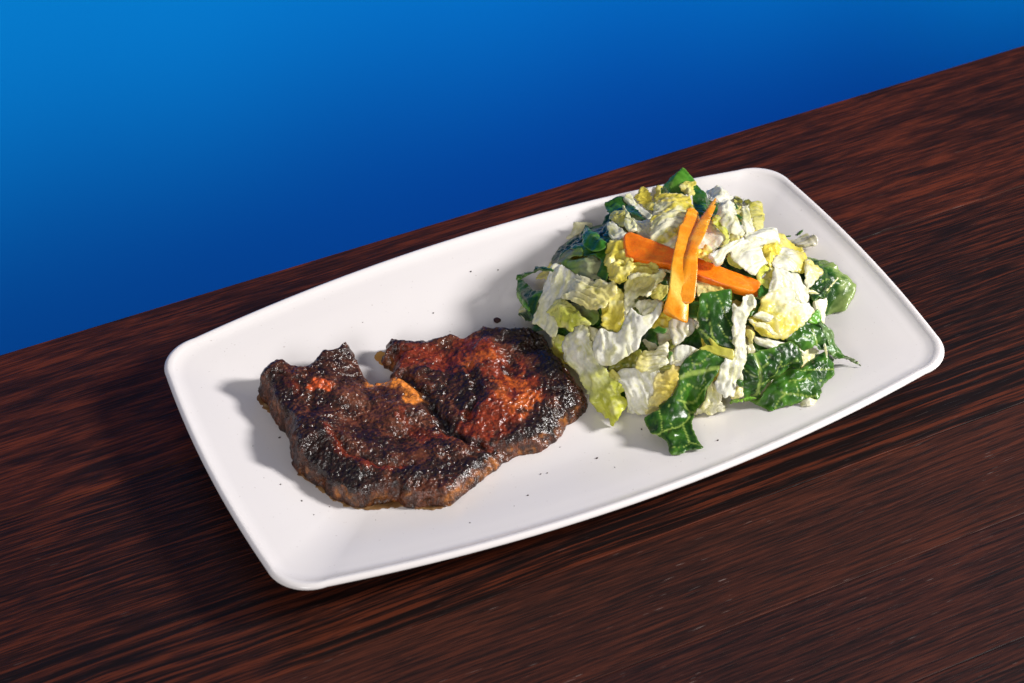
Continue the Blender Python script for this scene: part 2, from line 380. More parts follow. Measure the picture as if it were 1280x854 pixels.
SHEETS = [
 {'name': 'romaine_leaf', 'label': "dark romaine leaf drooping onto the plate at the salad's left edge", 'kind': 'green', 'pts': [(11.0, 66.6, 16.2),(13.8, 64.8, 15.8),(11.1, 54.3, 21.4),(10.1, 45.1, 25.4),(12.0, 38.0, 29.8),(8.9, 34.6, 28.6),(3.7, 29.5, 24.6),(1.0, 27.4, 22.6),(4.3, 42.8, 9.3),(3.1, 47.4, 9.5),(1.6, 39.9, 18.6),(2.3, 38.9, 19.8),(5.0, 48.8, 17.8),(6.9, 58.2, 14.6)], 'part': 'blade', 'A': (3.2, 34.3, 23.0), 'B': (8.0, 58.6, 14.6), 'bulge': 2},
 {'name': 'romaine_leaf', 'label': '', 'kind': 'green', 'pts': [(8.6, 61.6, 21.4),(10.2, 63.1, 21.8),(13.1, 60.7, 24.2),(14.2, 52.8, 31.0),(16.0, 54.2, 31.8),(17.4, 47.2, 36.6),(18.7, 41.3, 39.4),(17.8, 39.4, 39.4),(15.5, 45.7, 35.8),(13.8, 50.8, 31.8),(11.3, 54.6, 27.4),(10.0, 59.8, 21.0),(7.9, 60.0, 21.0)], 'part': 'curled_edge', 'bulge': 1},
 {'name': 'romaine_leaf', 'label': '', 'kind': 'lime', 'pts': [(6.0, 57.0, 16.6),(8.0, 56.2, 17.4),(4.8, 43.5, 22.6),(2.6, 32.5, 24.6),(1.7, 33.5, 23.4),(2.7, 43.9, 19.8),(5.0, 53.5, 16.2)], 'part': 'underside', 'bulge': 1},
 {'name': 'lettuce_rib', 'label': 'broad white lettuce rib standing at the left, next to the drooping dark leaf', 'kind': 'white', 'pts': [(22.4, 46.0, 38.2),(24.1, 40.3, 40.2),(25.4, 27.3, 42.2),(20.0, 23.7, 40.6),(14.6, 20.1, 38.2),(9.7, 20.2, 35.4),(6.3, 17.7, 33.4),(6.5, 11.4, 33.0),(5.5, 6.7, 31.8),(3.1, 3.5, 29.4),(1.1, 6.0, 28.2),(0.0, 14.0, 28.2),(-1.8, 21.6, 26.2),(-0.6, 23.4, 27.0),(6.8, 31.3, 32.6),(13.6, 38.4, 35.8)], 'A': (20.6, 38.8, 39.4), 'B': (-6.8, -3.3, 17.0), 'pleat': 0.5},
 {'name': 'lettuce_leaf', 'label': 'crinkled pale yellow lettuce leaf arching rightward from the broad white left rib', 'kind': 'cream', 'pts': [(24.9, 27.4, 43.0),(27.0, 21.7, 45.0),(29.3, 17.5, 46.6),(32.2, 12.3, 48.2),(35.0, 7.1, 49.8),(35.7, 3.2, 50.2),(33.4, -0.2, 49.8),(28.5, -1.2, 48.6),(23.6, -5.9, 47.0),(20.0, -0.8, 45.4),(17.2, 4.4, 43.8),(15.0, 10.9, 42.2),(12.7, 18.0, 40.2),(18.7, 22.7, 41.8)], 'A': (18.3, 21.9, 42.6), 'B': (25.0, -1.7, 45.8), 'pleat': 1.0, 'bulge': 2},
 {'name': 'lettuce_leaf', 'label': 'pleated yellow lettuce leaf hanging just above the white Y shaped rib', 'kind': 'yellow', 'pts': [(30.0, 8.5, 45.8),(36.1, 5.6, 48.6),(37.3, -0.1, 48.6),(34.7, -6.7, 46.6),(32.2, -11.1, 44.6),(29.0, -14.7, 42.2),(26.7, -16.5, 40.6),(24.0, -14.5, 39.4),(21.8, -10.8, 39.0),(22.9, -6.4, 40.6),(25.3, -0.7, 43.0)], 'A': (22.4, -12.3, 39.0), 'B': (36.1, -1.4, 47.8), 'pleat': 1.2},
 {'name': 'lettuce_leaf', 'label': 'small curled yellow-green leaf with fine dark veins, left front of salad', 'kind': 'lemon', 'pts': [(12.8, 18.7, 39.0),(13.9, 15.4, 39.8),(14.7, 8.1, 40.6),(15.6, 1.3, 40.6),(16.9, -5.4, 40.2),(15.4, -5.7, 39.4),(12.8, -2.1, 38.2),(9.9, -0.3, 36.6),(8.5, -1.7, 35.0),(7.6, 0.5, 34.6),(7.3, 3.1, 34.6),(5.5, 7.2, 33.4),(6.1, 12.3, 33.8),(4.9, 17.7, 33.0),(6.6, 19.5, 34.2),(8.9, 20.9, 35.8)], 'A': (12.7, 17.4, 39.0), 'B': (8.1, 1.4, 35.0), 'veins': [(0.35, [(12.7, 17.4, 39.0),(9.3, 13.8, 36.6),(6.5, 16.0, 34.6)]),(0.35, [(12.8, 16.5, 39.0),(10.1, 9.8, 37.4),(6.5, 8.2, 34.2)]),(0.35, [(13.2, 15.0, 39.4),(12.3, 5.5, 38.6),(8.5, 2.3, 35.4)]),(0.35, [(13.3, 11.9, 39.8),(14.5, 1.2, 39.8),(13.6, -1.7, 38.6)])], 'bulge': 3},
 {'name': 'lettuce_leaf', 'label': 'dull grey-green leaf in the hollow behind the small curled yellow-green leaf', 'kind': 'pale', 'pts': [(18.2, 18.3, 34.6),(20.8, 11.5, 36.6),(25.1, 4.7, 38.2),(23.6, -0.5, 37.0),(19.4, -1.2, 34.6),(17.8, 5.4, 34.6),(16.8, 12.3, 34.2)], 'A': (18.6, 18.0, 35.0), 'B': (21.6, -3.3, 35.4)},
 {'name': 'romaine_leaf', 'label': 'dark green leaf deep in the gap beside the curled yellow-green leaf', 'kind': 'green', 'pts': [(8.2, 14.9, 25.0),(11.6, 8.5, 27.4),(10.6, 4.2, 26.6),(7.4, 4.3, 23.8),(6.0, 9.3, 23.0)]},
 {'name': 'romaine_leaf', 'label': 'dark green scrap in the hollow left of the pleated yellow leaf', 'kind': 'green', 'pts': [(19.2, 1.6, 31.8),(26.3, 5.9, 36.2),(28.9, 3.9, 37.4),(25.5, -3.3, 34.6),(21.2, -2.0, 32.6)]},
 {'name': 'lettuce_leaf', 'label': 'thin yellow leaf edge squeezed between steak and salad', 'kind': 'lemon', 'pts': [(3.8, 10.5, 24.2),(8.1, 3.6, 27.4),(6.8, 2.1, 25.8),(3.3, -0.5, 22.6),(3.3, 4.0, 23.0)], 'A': (4.5, 9.7, 24.6), 'B': (3.6, 1.1, 22.6)},
 {'name': 'lettuce_leaf', 'label': 'long lettuce leaf beside the steak, white head and ragged yellow-green tip', 'kind': 'tip', 'pts': [(13.7, -0.5, 37.0),(15.7, -3.3, 37.8),(14.9, -9.3, 36.2),(13.7, -14.3, 34.2),(12.3, -18.9, 31.4),(11.8, -21.4, 29.4),(13.7, -24.1, 30.2),(14.4, -27.4, 29.0),(14.6, -30.9, 26.6),(15.6, -34.1, 26.2),(17.8, -37.8, 25.4),(17.9, -39.8, 23.4),(16.2, -39.4, 21.8),(17.5, -42.8, 20.2),(16.8, -44.0, 16.2),(13.5, -45.5, 16.2),(9.3, -49.3, 16.6),(9.3, -46.4, 9.9),(7.9, -45.5, 9.3),(8.4, -42.3, 10.3),(7.0, -37.8, 10.2),(6.1, -32.0, 10.1),(3.2, -33.4, 16.2),(4.4, -26.6, 16.6),(3.3, -23.4, 19.0),(3.2, -18.7, 21.8),(2.5, -14.0, 23.8),(1.2, -8.6, 24.2),(2.3, -3.6, 27.0),(3.3, -1.5, 28.2),(6.9, 0.3, 32.2),(10.1, 0.6, 34.6)], 'A': (7.9, -10.9, 30.6), 'B': (10.2, -37.7, 16.2), 'pleat': 1.4, 'bulge': 2.5},
 {'name': 'lettuce_rib', 'label': 'large white Y shaped rib piece at the centre front of the salad', 'kind': 'white', 'pts': [(34.6, -12.4, 49.4),(35.5, -15.2, 49.0),(36.9, -19.8, 48.2),(40.2, -20.8, 49.0),(45.1, -19.2, 51.0),(48.5, -18.3, 52.2),(47.0, -21.8, 51.0),(43.8, -24.2, 49.0),(38.9, -26.9, 46.6),(35.6, -27.6, 44.6),(32.5, -28.5, 43.0),(30.8, -30.1, 41.4),(28.7, -31.3, 39.4),(22.6, -30.8, 36.2),(16.6, -29.0, 32.6),(12.8, -25.9, 31.0),(11.1, -21.8, 32.2),(11.9, -17.9, 34.6),(13.4, -14.7, 36.6),(17.0, -12.0, 40.2),(19.6, -12.3, 41.4),(21.2, -15.6, 41.4),(24.7, -19.2, 42.6),(26.5, -18.8, 43.8),(28.4, -17.0, 45.4),(31.6, -14.5, 47.4)], 'A': (27.7, -18.3, 44.2), 'B': (7.3, -58.5, 20.6), 'pleat': 0.7, 'bulge': 1.2, 'crumple': 0.7},
 {'name': 'lettuce_leaf', 'label': 'pale curled leaf left of the carrot ends, folded into an open loop', 'kind': 'cream', 'pts': [(42.6, 5.7, 51.8),(46.3, 5.8, 52.6),(51.5, 1.2, 53.8),(54.6, -1.3, 54.2),(53.9, -4.7, 53.8),(51.6, -7.0, 52.6),(47.1, -9.4, 51.0),(44.4, -10.3, 50.2),(40.7, -7.0, 49.4),(39.0, -8.1, 48.6),(38.9, -10.9, 48.2),(35.4, -11.3, 47.0),(31.5, -13.3, 44.6),(36.3, -3.4, 48.6),(38.8, 2.5, 50.2)], 'part': 'blade', 'A': (35.2, -9.2, 47.0), 'B': (50.2, -3.4, 53.0), 'bulge': -2, 'pleat': 0.6},
 {'name': 'lettuce_leaf', 'label': '', 'kind': 'cream', 'pts': [(41.1, 2.4, 55.8),(45.6, 0.7, 57.0),(50.7, -4.2, 57.8),(53.4, -5.3, 58.6),(55.0, -4.5, 59.0),(56.6, -5.4, 59.4),(55.7, -7.7, 58.6),(51.8, -10.4, 57.0),(46.3, -12.6, 55.0),(42.8, -14.7, 53.8),(42.2, -12.7, 53.8),(47.3, -10.8, 55.8),(50.3, -8.1, 57.4),(49.9, -5.8, 57.4),(45.5, -2.6, 57.0),(40.5, 0.3, 55.4)], 'part': 'curled_edge', 'bulge': 1},
 {'name': 'lettuce_leaf', 'label': 'knobbly bright yellow leaf left of the wide carrot strip, lower lump', 'kind': 'yellow', 'pts': [(39.6, 17.9, 51.8),(42.9, 18.6, 53.0),(46.8, 13.3, 54.2),(48.9, 10.4, 54.6),(46.8, 6.9, 54.2),(42.8, 5.0, 52.6),(38.6, 2.8, 51.0),(36.5, 4.0, 50.2),(34.7, 8.4, 50.2),(36.3, 14.3, 50.6)], 'bulge': 3, 'crumple': 1.6},
 {'name': 'lettuce_leaf', 'label': "knobbly bright yellow leaf touching the wide carrot strip's left end", 'kind': 'yellow', 'pts': [(43.9, 32.1, 49.4),(49.2, 34.5, 50.6),(52.8, 32.8, 51.8),(54.9, 31.5, 52.6),(52.2, 23.1, 53.0),(50.8, 14.2, 53.0),(46.4, 16.2, 51.8),(43.2, 19.8, 50.6),(38.9, 16.7, 49.4),(38.0, 19.8, 49.0)], 'bulge': 3, 'crumple': 1.6},
 {'name': 'lettuce_leaf', 'label': 'yellow leaf fold directly below the wide carrot strip, left half', 'kind': 'yellow', 'pts': [(50.0, 14.0, 52.2),(53.8, 12.7, 53.0),(59.0, 5.7, 53.8),(57.1, 1.6, 53.0),(54.0, 0.4, 52.2),(50.9, 5.0, 51.8),(46.7, 6.5, 51.0),(44.1, 7.9, 50.2)], 'bulge': 1.5, 'pleat': 0.8},
 {'name': 'lettuce_leaf', 'label': "frilly translucent pale leaf just left of the thick carrot stick's foot", 'kind': 'cream', 'pts': [(38.8, -11.0, 49.0),(41.5, -10.6, 50.2),(45.7, -12.9, 51.0),(50.5, -15.8, 51.4),(48.4, -19.8, 50.2),(42.7, -19.3, 48.2),(38.1, -19.3, 47.0),(37.6, -15.1, 47.8)], 'A': (40.6, -14.4, 49.0), 'B': (53.2, -10.2, 53.8), 'crumple': 1.2, 'pleat': 0.8},
 {'name': 'lettuce_leaf', 'label': "yellow leaf tucked under the thick carrot stick's foot", 'kind': 'yellow', 'pts': [(43.5, -18.5, 44.6),(49.7, -19.1, 46.6),(53.7, -25.0, 45.8),(49.9, -27.1, 43.8),(47.2, -28.1, 43.0),(42.0, -24.5, 42.2),(40.8, -21.6, 43.0)], 'crumple': 1},
 {'name': 'romaine_leaf', 'label': 'dark brown-green shadowed leaf in the gap left of the carrots', 'kind': 'green', 'pts': [(48.3, -4.3, 45.4),(54.1, -1.7, 47.0),(60.1, -2.0, 48.2),(57.7, -8.5, 47.0),(54.1, -11.1, 45.8),(49.5, -9.4, 45.0)]},
 {'name': 'lettuce_leaf', 'label': 'white fan shaped leaf resting on the plate between yellow tip and large romaine leaf', 'kind': 'white', 'pts': [(17.8, -31.8, 28.6),(20.4, -32.2, 30.2),(26.4, -36.2, 31.4),(34.4, -42.6, 32.6),(33.8, -44.8, 30.2),(29.2, -48.1, 25.0),(25.6, -50.1, 19.0),(26.1, -46.6, 9.9),(21.9, -43.7, 9.8),(18.7, -41.3, 9.7),(17.5, -42.4, 19.8),(18.2, -38.5, 24.2),(16.9, -34.3, 25.8)], 'A': (25.5, -37.8, 29.8), 'B': (-29.9, -146.9, 29.4), 'pleat': 1.3, 'bulge': 1},
 {'name': 'lettuce_leaf', 'label': 'golden yellow leaf half right of the white fan leaf', 'kind': 'amber', 'pts': [(32.6, -43.8, 31.8),(35.7, -45.1, 32.6),(40.8, -44.5, 35.0),(43.0, -47.1, 34.6),(40.6, -51.3, 30.2),(37.8, -53.1, 27.0),(34.9, -53.8, 24.2),(29.9, -53.2, 20.2),(32.6, -46.2, 10.4),(26.1, -46.6, 9.9),(25.2, -49.8, 20.2),(28.7, -48.0, 25.8)], 'A': (29.5, -45.8, 28.2), 'B': (39.6, -52.3, 28.2), 'pleat': 1.0, 'bulge': 1.5},
 {'name': 'lettuce_leaf', 'label': 'pale ruffled leaf above the white fan leaf, right of the Y shaped rib', 'kind': 'cream', 'pts': [(25.0, -37.7, 32.2),(28.7, -33.7, 36.2),(31.6, -32.5, 38.6),(35.1, -34.7, 39.0),(40.1, -35.3, 41.4),(43.0, -35.8, 42.2),(39.7, -42.2, 37.4),(38.9, -43.4, 35.8),(33.3, -43.5, 33.4)], 'A': (38.3, -39.0, 38.6), 'B': (29.4, -33.1, 37.4), 'pleat': 1.0},
 {'name': 'lettuce_leaf', 'label': 'olive yellow leaf deep in the hollow under the Y shaped rib', 'kind': 'olive', 'pts': [(16.1, -24.9, 26.6),(20.6, -25.4, 29.8),(26.3, -26.0, 32.6),(32.1, -28.3, 35.0),(30.9, -31.6, 33.0),(27.1, -34.9, 29.0),(21.3, -30.5, 27.4),(18.8, -30.2, 26.2),(17.1, -27.2, 25.8)], 'crumple': 1},
 {'name': 'lettuce_rib', 'label': "small white wedge left of the large romaine leaf's upper edge", 'kind': 'white', 'pts': [(40.2, -42.0, 35.4),(43.0, -39.6, 37.8),(46.1, -38.3, 39.8),(49.8, -39.5, 40.6),(54.4, -43.6, 39.4),(49.9, -44.5, 37.4),(44.6, -46.4, 34.6),(40.6, -44.7, 34.2)], 'A': (43.1, -42.1, 36.6), 'B': (33.4, -61.4, 17.4)},
 {'name': 'lettuce_rib', 'label': 'glassy pinkish white rib scrap below the carrot ends', 'kind': 'glass', 'pts': [(48.6, -26.3, 45.0),(54.3, -25.8, 46.6),(58.4, -28.5, 46.2),(61.2, -32.9, 45.4),(56.2, -35.6, 43.0),(52.8, -36.5, 41.8),(46.5, -37.6, 39.4),(45.8, -34.8, 40.6)], 'A': (52.8, -31.7, 43.8), 'B': (44.9, -47.0, 33.4)},
 {'name': 'romaine_leaf', 'label': 'dark leaf in the gap between glassy scrap and the upright dark romaine leaf', 'kind': 'green', 'pts': [(49.9, -34.7, 37.0),(55.8, -32.8, 39.0),(60.8, -31.6, 40.6),(61.1, -35.1, 39.4),(58.7, -40.8, 35.8),(54.8, -38.8, 35.8)]},
 {'name': 'herb_flake', 'label': 'small dark green flake on the pale ruffled leaf, under the carrot foot', 'kind': 'green', 'pts': [(38.8, -29.1, 46.2),(41.5, -29.1, 47.4),(44.1, -32.3, 47.0),(42.5, -33.3, 46.2),(39.7, -32.1, 45.4),(38.6, -30.5, 45.8)]},
 {'name': 'herb_flake', 'label': 'slim green flake between pale ruffled leaf and glassy scrap', 'kind': 'olive', 'pts': [(42.8, -36.9, 39.0),(44.6, -34.4, 41.4),(48.2, -34.3, 42.2),(46.1, -37.3, 40.6),(43.6, -38.5, 39.0)]},
 {'name': 'herb_flake', 'label': 'tiny dark flake at the left corner of the small white wedge', 'kind': 'green', 'pts': [(39.3, -42.5, 37.8),(41.0, -40.2, 39.8),(42.3, -41.3, 39.8),(41.2, -42.4, 38.6),(39.8, -42.9, 37.4)]},
 {'name': 'herb_flake', 'label': 'pointed olive green flake lying on the golden yellow leaf', 'kind': 'olive', 'pts': [(32.5, -44.2, 34.2),(35.5, -44.1, 35.8),(39.3, -45.4, 36.6),(39.4, -46.6, 36.2),(37.9, -46.7, 35.0),(34.9, -45.2, 34.6)]},
 {'name': 'romaine_leaf', 'label': 'large dark romaine leaf hanging down to the plate front, pale branching veins', 'kind': 'green', 'pts': [(40.4, -52.2, 31.8),(41.8, -48.9, 35.0),(44.4, -47.6, 37.4),(48.8, -46.4, 39.8),(54.2, -47.2, 41.4),(60.1, -50.5, 40.6),(64.7, -54.8, 37.8),(60.5, -56.5, 36.2),(59.2, -57.5, 35.0),(54.7, -59.6, 31.4),(51.5, -60.3, 29.4),(48.6, -63.0, 25.0),(48.4, -58.9, 17.0),(43.8, -62.4, 16.0),(38.6, -69.5, 18.3),(36.7, -75.9, 18.1),(35.9, -80.3, 18.3),(35.6, -85.4, 17.9),(33.9, -85.8, 18.0),(28.7, -83.6, 17.6),(25.7, -84.2, 17.5),(21.4, -82.2, 16.9),(20.5, -79.4, 16.9),(22.5, -74.3, 17.5),(20.2, -69.6, 18.2),(18.1, -66.4, 18.4),(19.4, -60.1, 17.0),(19.2, -57.0, 19.0),(22.2, -55.7, 20.0),(27.3, -56.3, 21.0),(29.4, -53.5, 21.0),(32.7, -55.0, 24.2),(36.0, -54.8, 26.6),(38.7, -53.7, 29.8)], 'veins': [(1.8, [(40.5, -51.6, 32.2),(47.0, -52.9, 34.2),(54.5, -55.2, 35.0),(60.7, -56.7, 35.4)]),(0.7, [(52.5, -60.2, 30.2),(44.8, -59.6, 27.0),(39.9, -58.9, 24.2),(39.9, -60.0, 22.2),(41.0, -62.4, 21.8)]),(0.8, [(41.0, -62.4, 21.8),(48.5, -63.1, 23.8)]),(0.7, [(41.0, -62.4, 21.8),(36.7, -66.7, 22.6),(32.5, -69.3, 23.4),(25.4, -70.4, 23.4),(19.5, -70.5, 23.4),(15.6, -68.9, 23.0)]),(0.6, [(32.5, -69.3, 23.4),(30.6, -75.6, 25.0),(28.2, -82.7, 27.0),(30.8, -86.0, 27.8)]),(0.4, [(39.9, -58.9, 24.2),(34.5, -56.8, 23.0),(32.9, -57.0, 20.6)]),(0.35, [(28.2, -55.1, 20.2),(25.2, -63.1, 21.8),(21.9, -69.0, 23.0)]),(0.4, [(39.1, -58.2, 24.6),(39.5, -56.4, 27.8),(43.8, -55.0, 31.4)]),(0.35, [(43.8, -55.0, 31.4),(48.5, -58.5, 29.8),(51.8, -58.4, 31.0),(51.2, -56.3, 33.4)]),(0.3, [(44.8, -59.6, 27.0),(45.9, -61.7, 25.0)]),(0.3, [(27.0, -70.5, 23.4),(28.3, -64.3, 22.2)]),(0.3, [(18.6, -80.8, 26.2),(23.4, -84.5, 27.4),(28.3, -83.5, 27.0)]),(0.3, [(48.8, -47.2, 39.8),(48.9, -51.2, 36.6),(45.4, -51.8, 34.6)]),(0.35, [(60.0, -50.8, 40.2),(52.0, -51.6, 37.0),(44.5, -49.4, 36.2)])], 'blister': 1.0},
 {'name': 'romaine_leaf', 'label': 'upright dark romaine leaf with yellow midrib, right below the carrot sticks', 'kind': 'green', 'pts': [(65.7, -25.8, 55.4),(69.2, -26.0, 55.8),(79.6, -28.2, 55.8),(80.8, -29.5, 55.4),(78.6, -34.7, 52.2),(75.8, -41.0, 48.6),(72.2, -48.3, 43.0),(69.9, -52.3, 39.0),(66.0, -49.8, 40.2),(63.9, -47.6, 41.8),(60.9, -46.9, 41.8),(58.8, -45.9, 41.8),(58.0, -42.1, 44.2),(57.5, -38.4, 46.6),(58.9, -37.4, 47.8),(60.0, -33.6, 50.2),(62.7, -29.5, 53.0)], 'part': 'blade', 'veins': [(0.9, [(59.0, -39.1, 46.6),(60.5, -43.6, 43.8),(62.7, -46.7, 42.2)]),(0.7, [(63.4, -40.1, 47.0),(62.7, -43.6, 44.2),(63.9, -47.6, 41.8)]),(0.35, [(67.6, -40.3, 47.4),(68.6, -45.7, 44.2),(70.6, -49.9, 41.0)]),(0.35, [(72.9, -34.4, 52.2),(72.4, -38.4, 49.8),(73.2, -44.3, 45.8)]),(0.4, [(64.0, -37.9, 48.2),(62.5, -42.9, 45.0)]),(0.3, [(66.8, -29.6, 53.4),(65.5, -34.1, 51.0),(62.7, -37.3, 48.2)]),(0.3, [(73.1, -29.0, 55.0),(72.9, -34.4, 52.2)])], 'blister': 0.8},
 {'name': 'romaine_leaf', 'label': '', 'kind': 'midrib', 'pts': [(54.2, -47.1, 43.0),(57.6, -46.9, 43.4),(60.1, -48.1, 43.4),(60.1, -45.0, 45.4),(61.9, -46.9, 44.6),(63.5, -50.1, 43.0),(68.9, -53.5, 41.0),(66.9, -57.0, 38.2),(63.5, -55.2, 39.4),(58.5, -51.3, 41.0),(54.3, -48.0, 42.2)], 'part': 'midrib', 'thick': 2.5},
 {'name': 'lettuce_rib', 'label': 'twisted white rib running down between the dark romaine leaves', 'kind': 'white', 'pts': [(76.7, -37.2, 54.2),(78.2, -39.6, 53.0),(81.4, -38.5, 53.8),(85.1, -35.0, 55.8),(89.5, -37.2, 54.6),(87.5, -41.7, 52.2),(84.1, -42.8, 51.0),(80.6, -45.5, 49.0),(77.8, -49.2, 46.6),(75.3, -55.4, 41.0),(72.8, -59.6, 37.0),(69.4, -62.0, 33.8),(68.8, -64.4, 30.2),(65.3, -64.1, 29.8),(63.6, -66.3, 25.8),(59.7, -66.4, 24.2),(57.0, -65.3, 24.6),(55.5, -62.5, 28.2),(55.4, -60.6, 30.6),(58.1, -59.4, 33.0),(60.0, -56.8, 36.6),(63.6, -55.6, 39.0),(67.3, -56.2, 39.0),(69.7, -51.9, 43.0),(72.0, -46.2, 47.8)], 'A': (68.9, -57.3, 38.6), 'B': (102.1, -2.2, 60.6), 'bulge': 0.4, 'pleat': 0.9, 'crumple': 1.1, 'jag': 0.5, 'thick': 0.7},
 {'name': 'lettuce_leaf', 'label': 'cream folded leaf resting on the plate behind the large romaine tip', 'kind': 'cream', 'pts': [(47.1, -57.9, 11.2),(46.8, -62.4, 20.6),(50.3, -61.8, 24.6),(51.6, -60.0, 27.8),(54.6, -59.3, 30.2),(56.2, -61.5, 27.8),(57.6, -64.0, 25.4),(56.9, -65.6, 21.8),(61.0, -62.8, 13.0),(58.6, -65.0, 12.7),(53.8, -62.7, 12.1)], 'A': (53.3, -69.4, 20.6), 'B': (53.5, -58.5, 29.0), 'pleat': 1.2},
 {'name': 'lettuce_rib', 'label': 'stubby cream rib end under the twisted white rib', 'kind': 'cream', 'pts': [(61.9, -65.7, 23.0),(65.7, -63.9, 26.2),(69.4, -64.5, 25.8),(68.0, -67.0, 22.2),(64.7, -67.1, 21.4)], 'thick': 3},
 {'name': 'herb_flake', 'label': "dark green curl on the twisted white rib's lower edge", 'kind': 'green', 'pts': [(64.1, -65.1, 31.4),(65.4, -65.1, 32.2),(67.7, -66.1, 31.4),(67.4, -67.0, 29.4),(65.2, -67.2, 29.4),(64.2, -66.4, 30.2)], 'bulge': 1},
 {'name': 'romaine_leaf', 'label': 'thin pale-edged green leaf edge on the plate under the stubby cream rib', 'kind': 'lime', 'pts': [(65.8, -58.6, 11.7),(63.0, -64.9, 20.2),(67.0, -65.7, 20.2),(72.0, -66.6, 20.2),(74.9, -67.6, 18.6),(72.0, -67.8, 18.6),(65.7, -66.3, 18.6)]},
 {'name': 'romaine_leaf', 'label': 'glossy blistered romaine leaf with thick yellow midrib, right front of salad', 'kind': 'green', 'pts': [(69.6, -60.1, 32.2),(74.4, -56.9, 37.4),(77.6, -57.5, 38.2),(81.9, -57.6, 38.2),(87.0, -58.3, 38.2),(94.8, -58.3, 39.0),(98.8, -58.3, 38.2),(101.3, -60.3, 35.4),(102.3, -63.2, 31.4),(101.1, -65.5, 27.8),(98.9, -66.5, 26.6),(95.1, -65.7, 28.6),(87.5, -66.6, 27.0),(82.3, -67.1, 25.0),(77.1, -69.2, 21.0),(77.1, -68.0, 15.6),(76.6, -65.8, 14.0),(75.3, -62.5, 13.2),(68.3, -66.8, 21.8),(68.9, -63.7, 27.0)], 'veins': [(1.3, [(78.6, -57.0, 39.0),(78.1, -61.3, 33.0),(76.6, -66.1, 25.8),(74.3, -71.0, 19.4)]),(0.45, [(76.7, -66.1, 25.8),(82.1, -66.3, 27.0),(86.8, -64.5, 30.2),(90.2, -62.1, 33.4)]),(0.4, [(77.9, -61.8, 32.2),(82.8, -61.4, 33.8),(85.5, -60.4, 35.8)]),(0.35, [(77.2, -64.5, 28.2),(73.1, -62.2, 30.6),(71.4, -60.1, 33.4)]),(0.4, [(77.1, -69.2, 21.0),(82.5, -67.2, 25.0),(87.5, -66.6, 27.0)]),(0.3, [(89.1, -64.3, 31.0),(94.8, -64.2, 30.6),(101.0, -63.1, 31.8)])], 'bulge': 3, 'blister': 2.0},
 {'name': 'romaine_leaf', 'label': 'dark wrinkled romaine leaf lying lowest at the front right of the salad', 'kind': 'green', 'pts': [(78.2, -75.8, 15.8),(76.5, -69.8, 14.3),(73.4, -64.6, 14.7),(75.9, -69.4, 19.0),(78.1, -68.2, 21.0),(83.6, -66.0, 24.2),(88.9, -64.5, 25.4),(97.0, -63.1, 26.2),(101.3, -63.6, 24.2),(106.8, -62.0, 24.6),(114.3, -59.1, 24.6),(119.1, -57.9, 23.8),(123.2, -59.7, 19.0),(118.6, -67.5, 19.8),(117.1, -69.7, 17.4),(113.6, -70.7, 17.0),(108.9, -73.0, 17.0),(105.9, -76.8, 17.4),(101.0, -81.0, 17.9),(99.5, -78.7, 18.2),(93.5, -78.4, 17.2),(88.5, -77.6, 16.6),(82.5, -76.4, 16.1)], 'veins': [(0.6, [(85.8, -71.3, 19.8),(93.7, -76.7, 21.4),(102.9, -81.0, 23.0)]),(0.5, [(91.6, -68.0, 21.4),(96.3, -68.9, 19.4),(101.9, -68.9, 19.8)]),(0.5, [(98.4, -64.8, 23.8),(109.8, -65.4, 19.0),(118.4, -67.4, 19.8)]),(0.35, [(93.7, -76.7, 21.4),(94.2, -68.6, 19.4)]),(0.35, [(101.9, -68.9, 19.8),(104.3, -73.1, 21.0),(109.5, -71.2, 20.6)]),(0.3, [(78.6, -79.5, 21.8),(83.9, -74.4, 20.6),(89.8, -72.2, 20.2)])], 'bulge': 2, 'blister': 2.2},
 {'name': 'lettuce_rib', 'label': 'pale stem scrap peeking out under the lowest dark romaine leaf', 'kind': 'cream', 'pts': [(92.6, -78.1, 17.1),(96.4, -79.6, 20.4),(100.7, -81.5, 18.2),(95.3, -83.2, 18.3),(92.1, -80.8, 17.6)]},
 {'name': 'romaine_leaf', 'label': 'dark romaine leaf behind, ending in a pale pointed tail on the plate', 'kind': 'green', 'pts': [(98.9, -53.8, 35.8),(108.7, -49.5, 37.0),(114.4, -47.7, 36.6),(121.3, -48.1, 33.8),(123.1, -49.6, 31.8),(126.6, -52.0, 27.8),(125.7, -55.9, 24.6),(128.1, -58.4, 19.8),(126.8, -63.4, 21.0),(124.5, -63.5, 21.0),(120.0, -60.3, 22.2),(119.5, -58.9, 24.6),(114.0, -59.2, 27.0),(112.4, -57.7, 29.0),(106.9, -59.2, 29.8),(104.0, -57.5, 32.2)], 'part': 'blade', 'veins': [(0.4, [(114.0, -48.5, 35.8),(114.4, -52.9, 32.6),(114.3, -57.4, 29.0)]),(0.3, [(105.5, -53.2, 35.0),(109.6, -54.3, 33.0),(114.3, -53.2, 32.2)])], 'blister': 1.2, 'bulge': 1},
 {'name': 'romaine_leaf', 'label': '', 'kind': 'sage', 'pts': [(119.2, -49.8, 35.4),(122.0, -50.7, 33.4),(126.1, -53.2, 28.6),(126.2, -56.9, 24.6),(126.7, -63.3, 23.0),(132.7, -63.9, 17.4),(134.3, -67.9, 15.6),(133.1, -66.4, 15.1),(130.0, -59.4, 15.0),(121.3, -62.8, 22.6),(120.0, -61.0, 23.8),(122.4, -58.8, 25.0),(120.7, -56.7, 28.6),(119.6, -54.0, 31.4)], 'part': 'tail', 'crumple': 1.2},
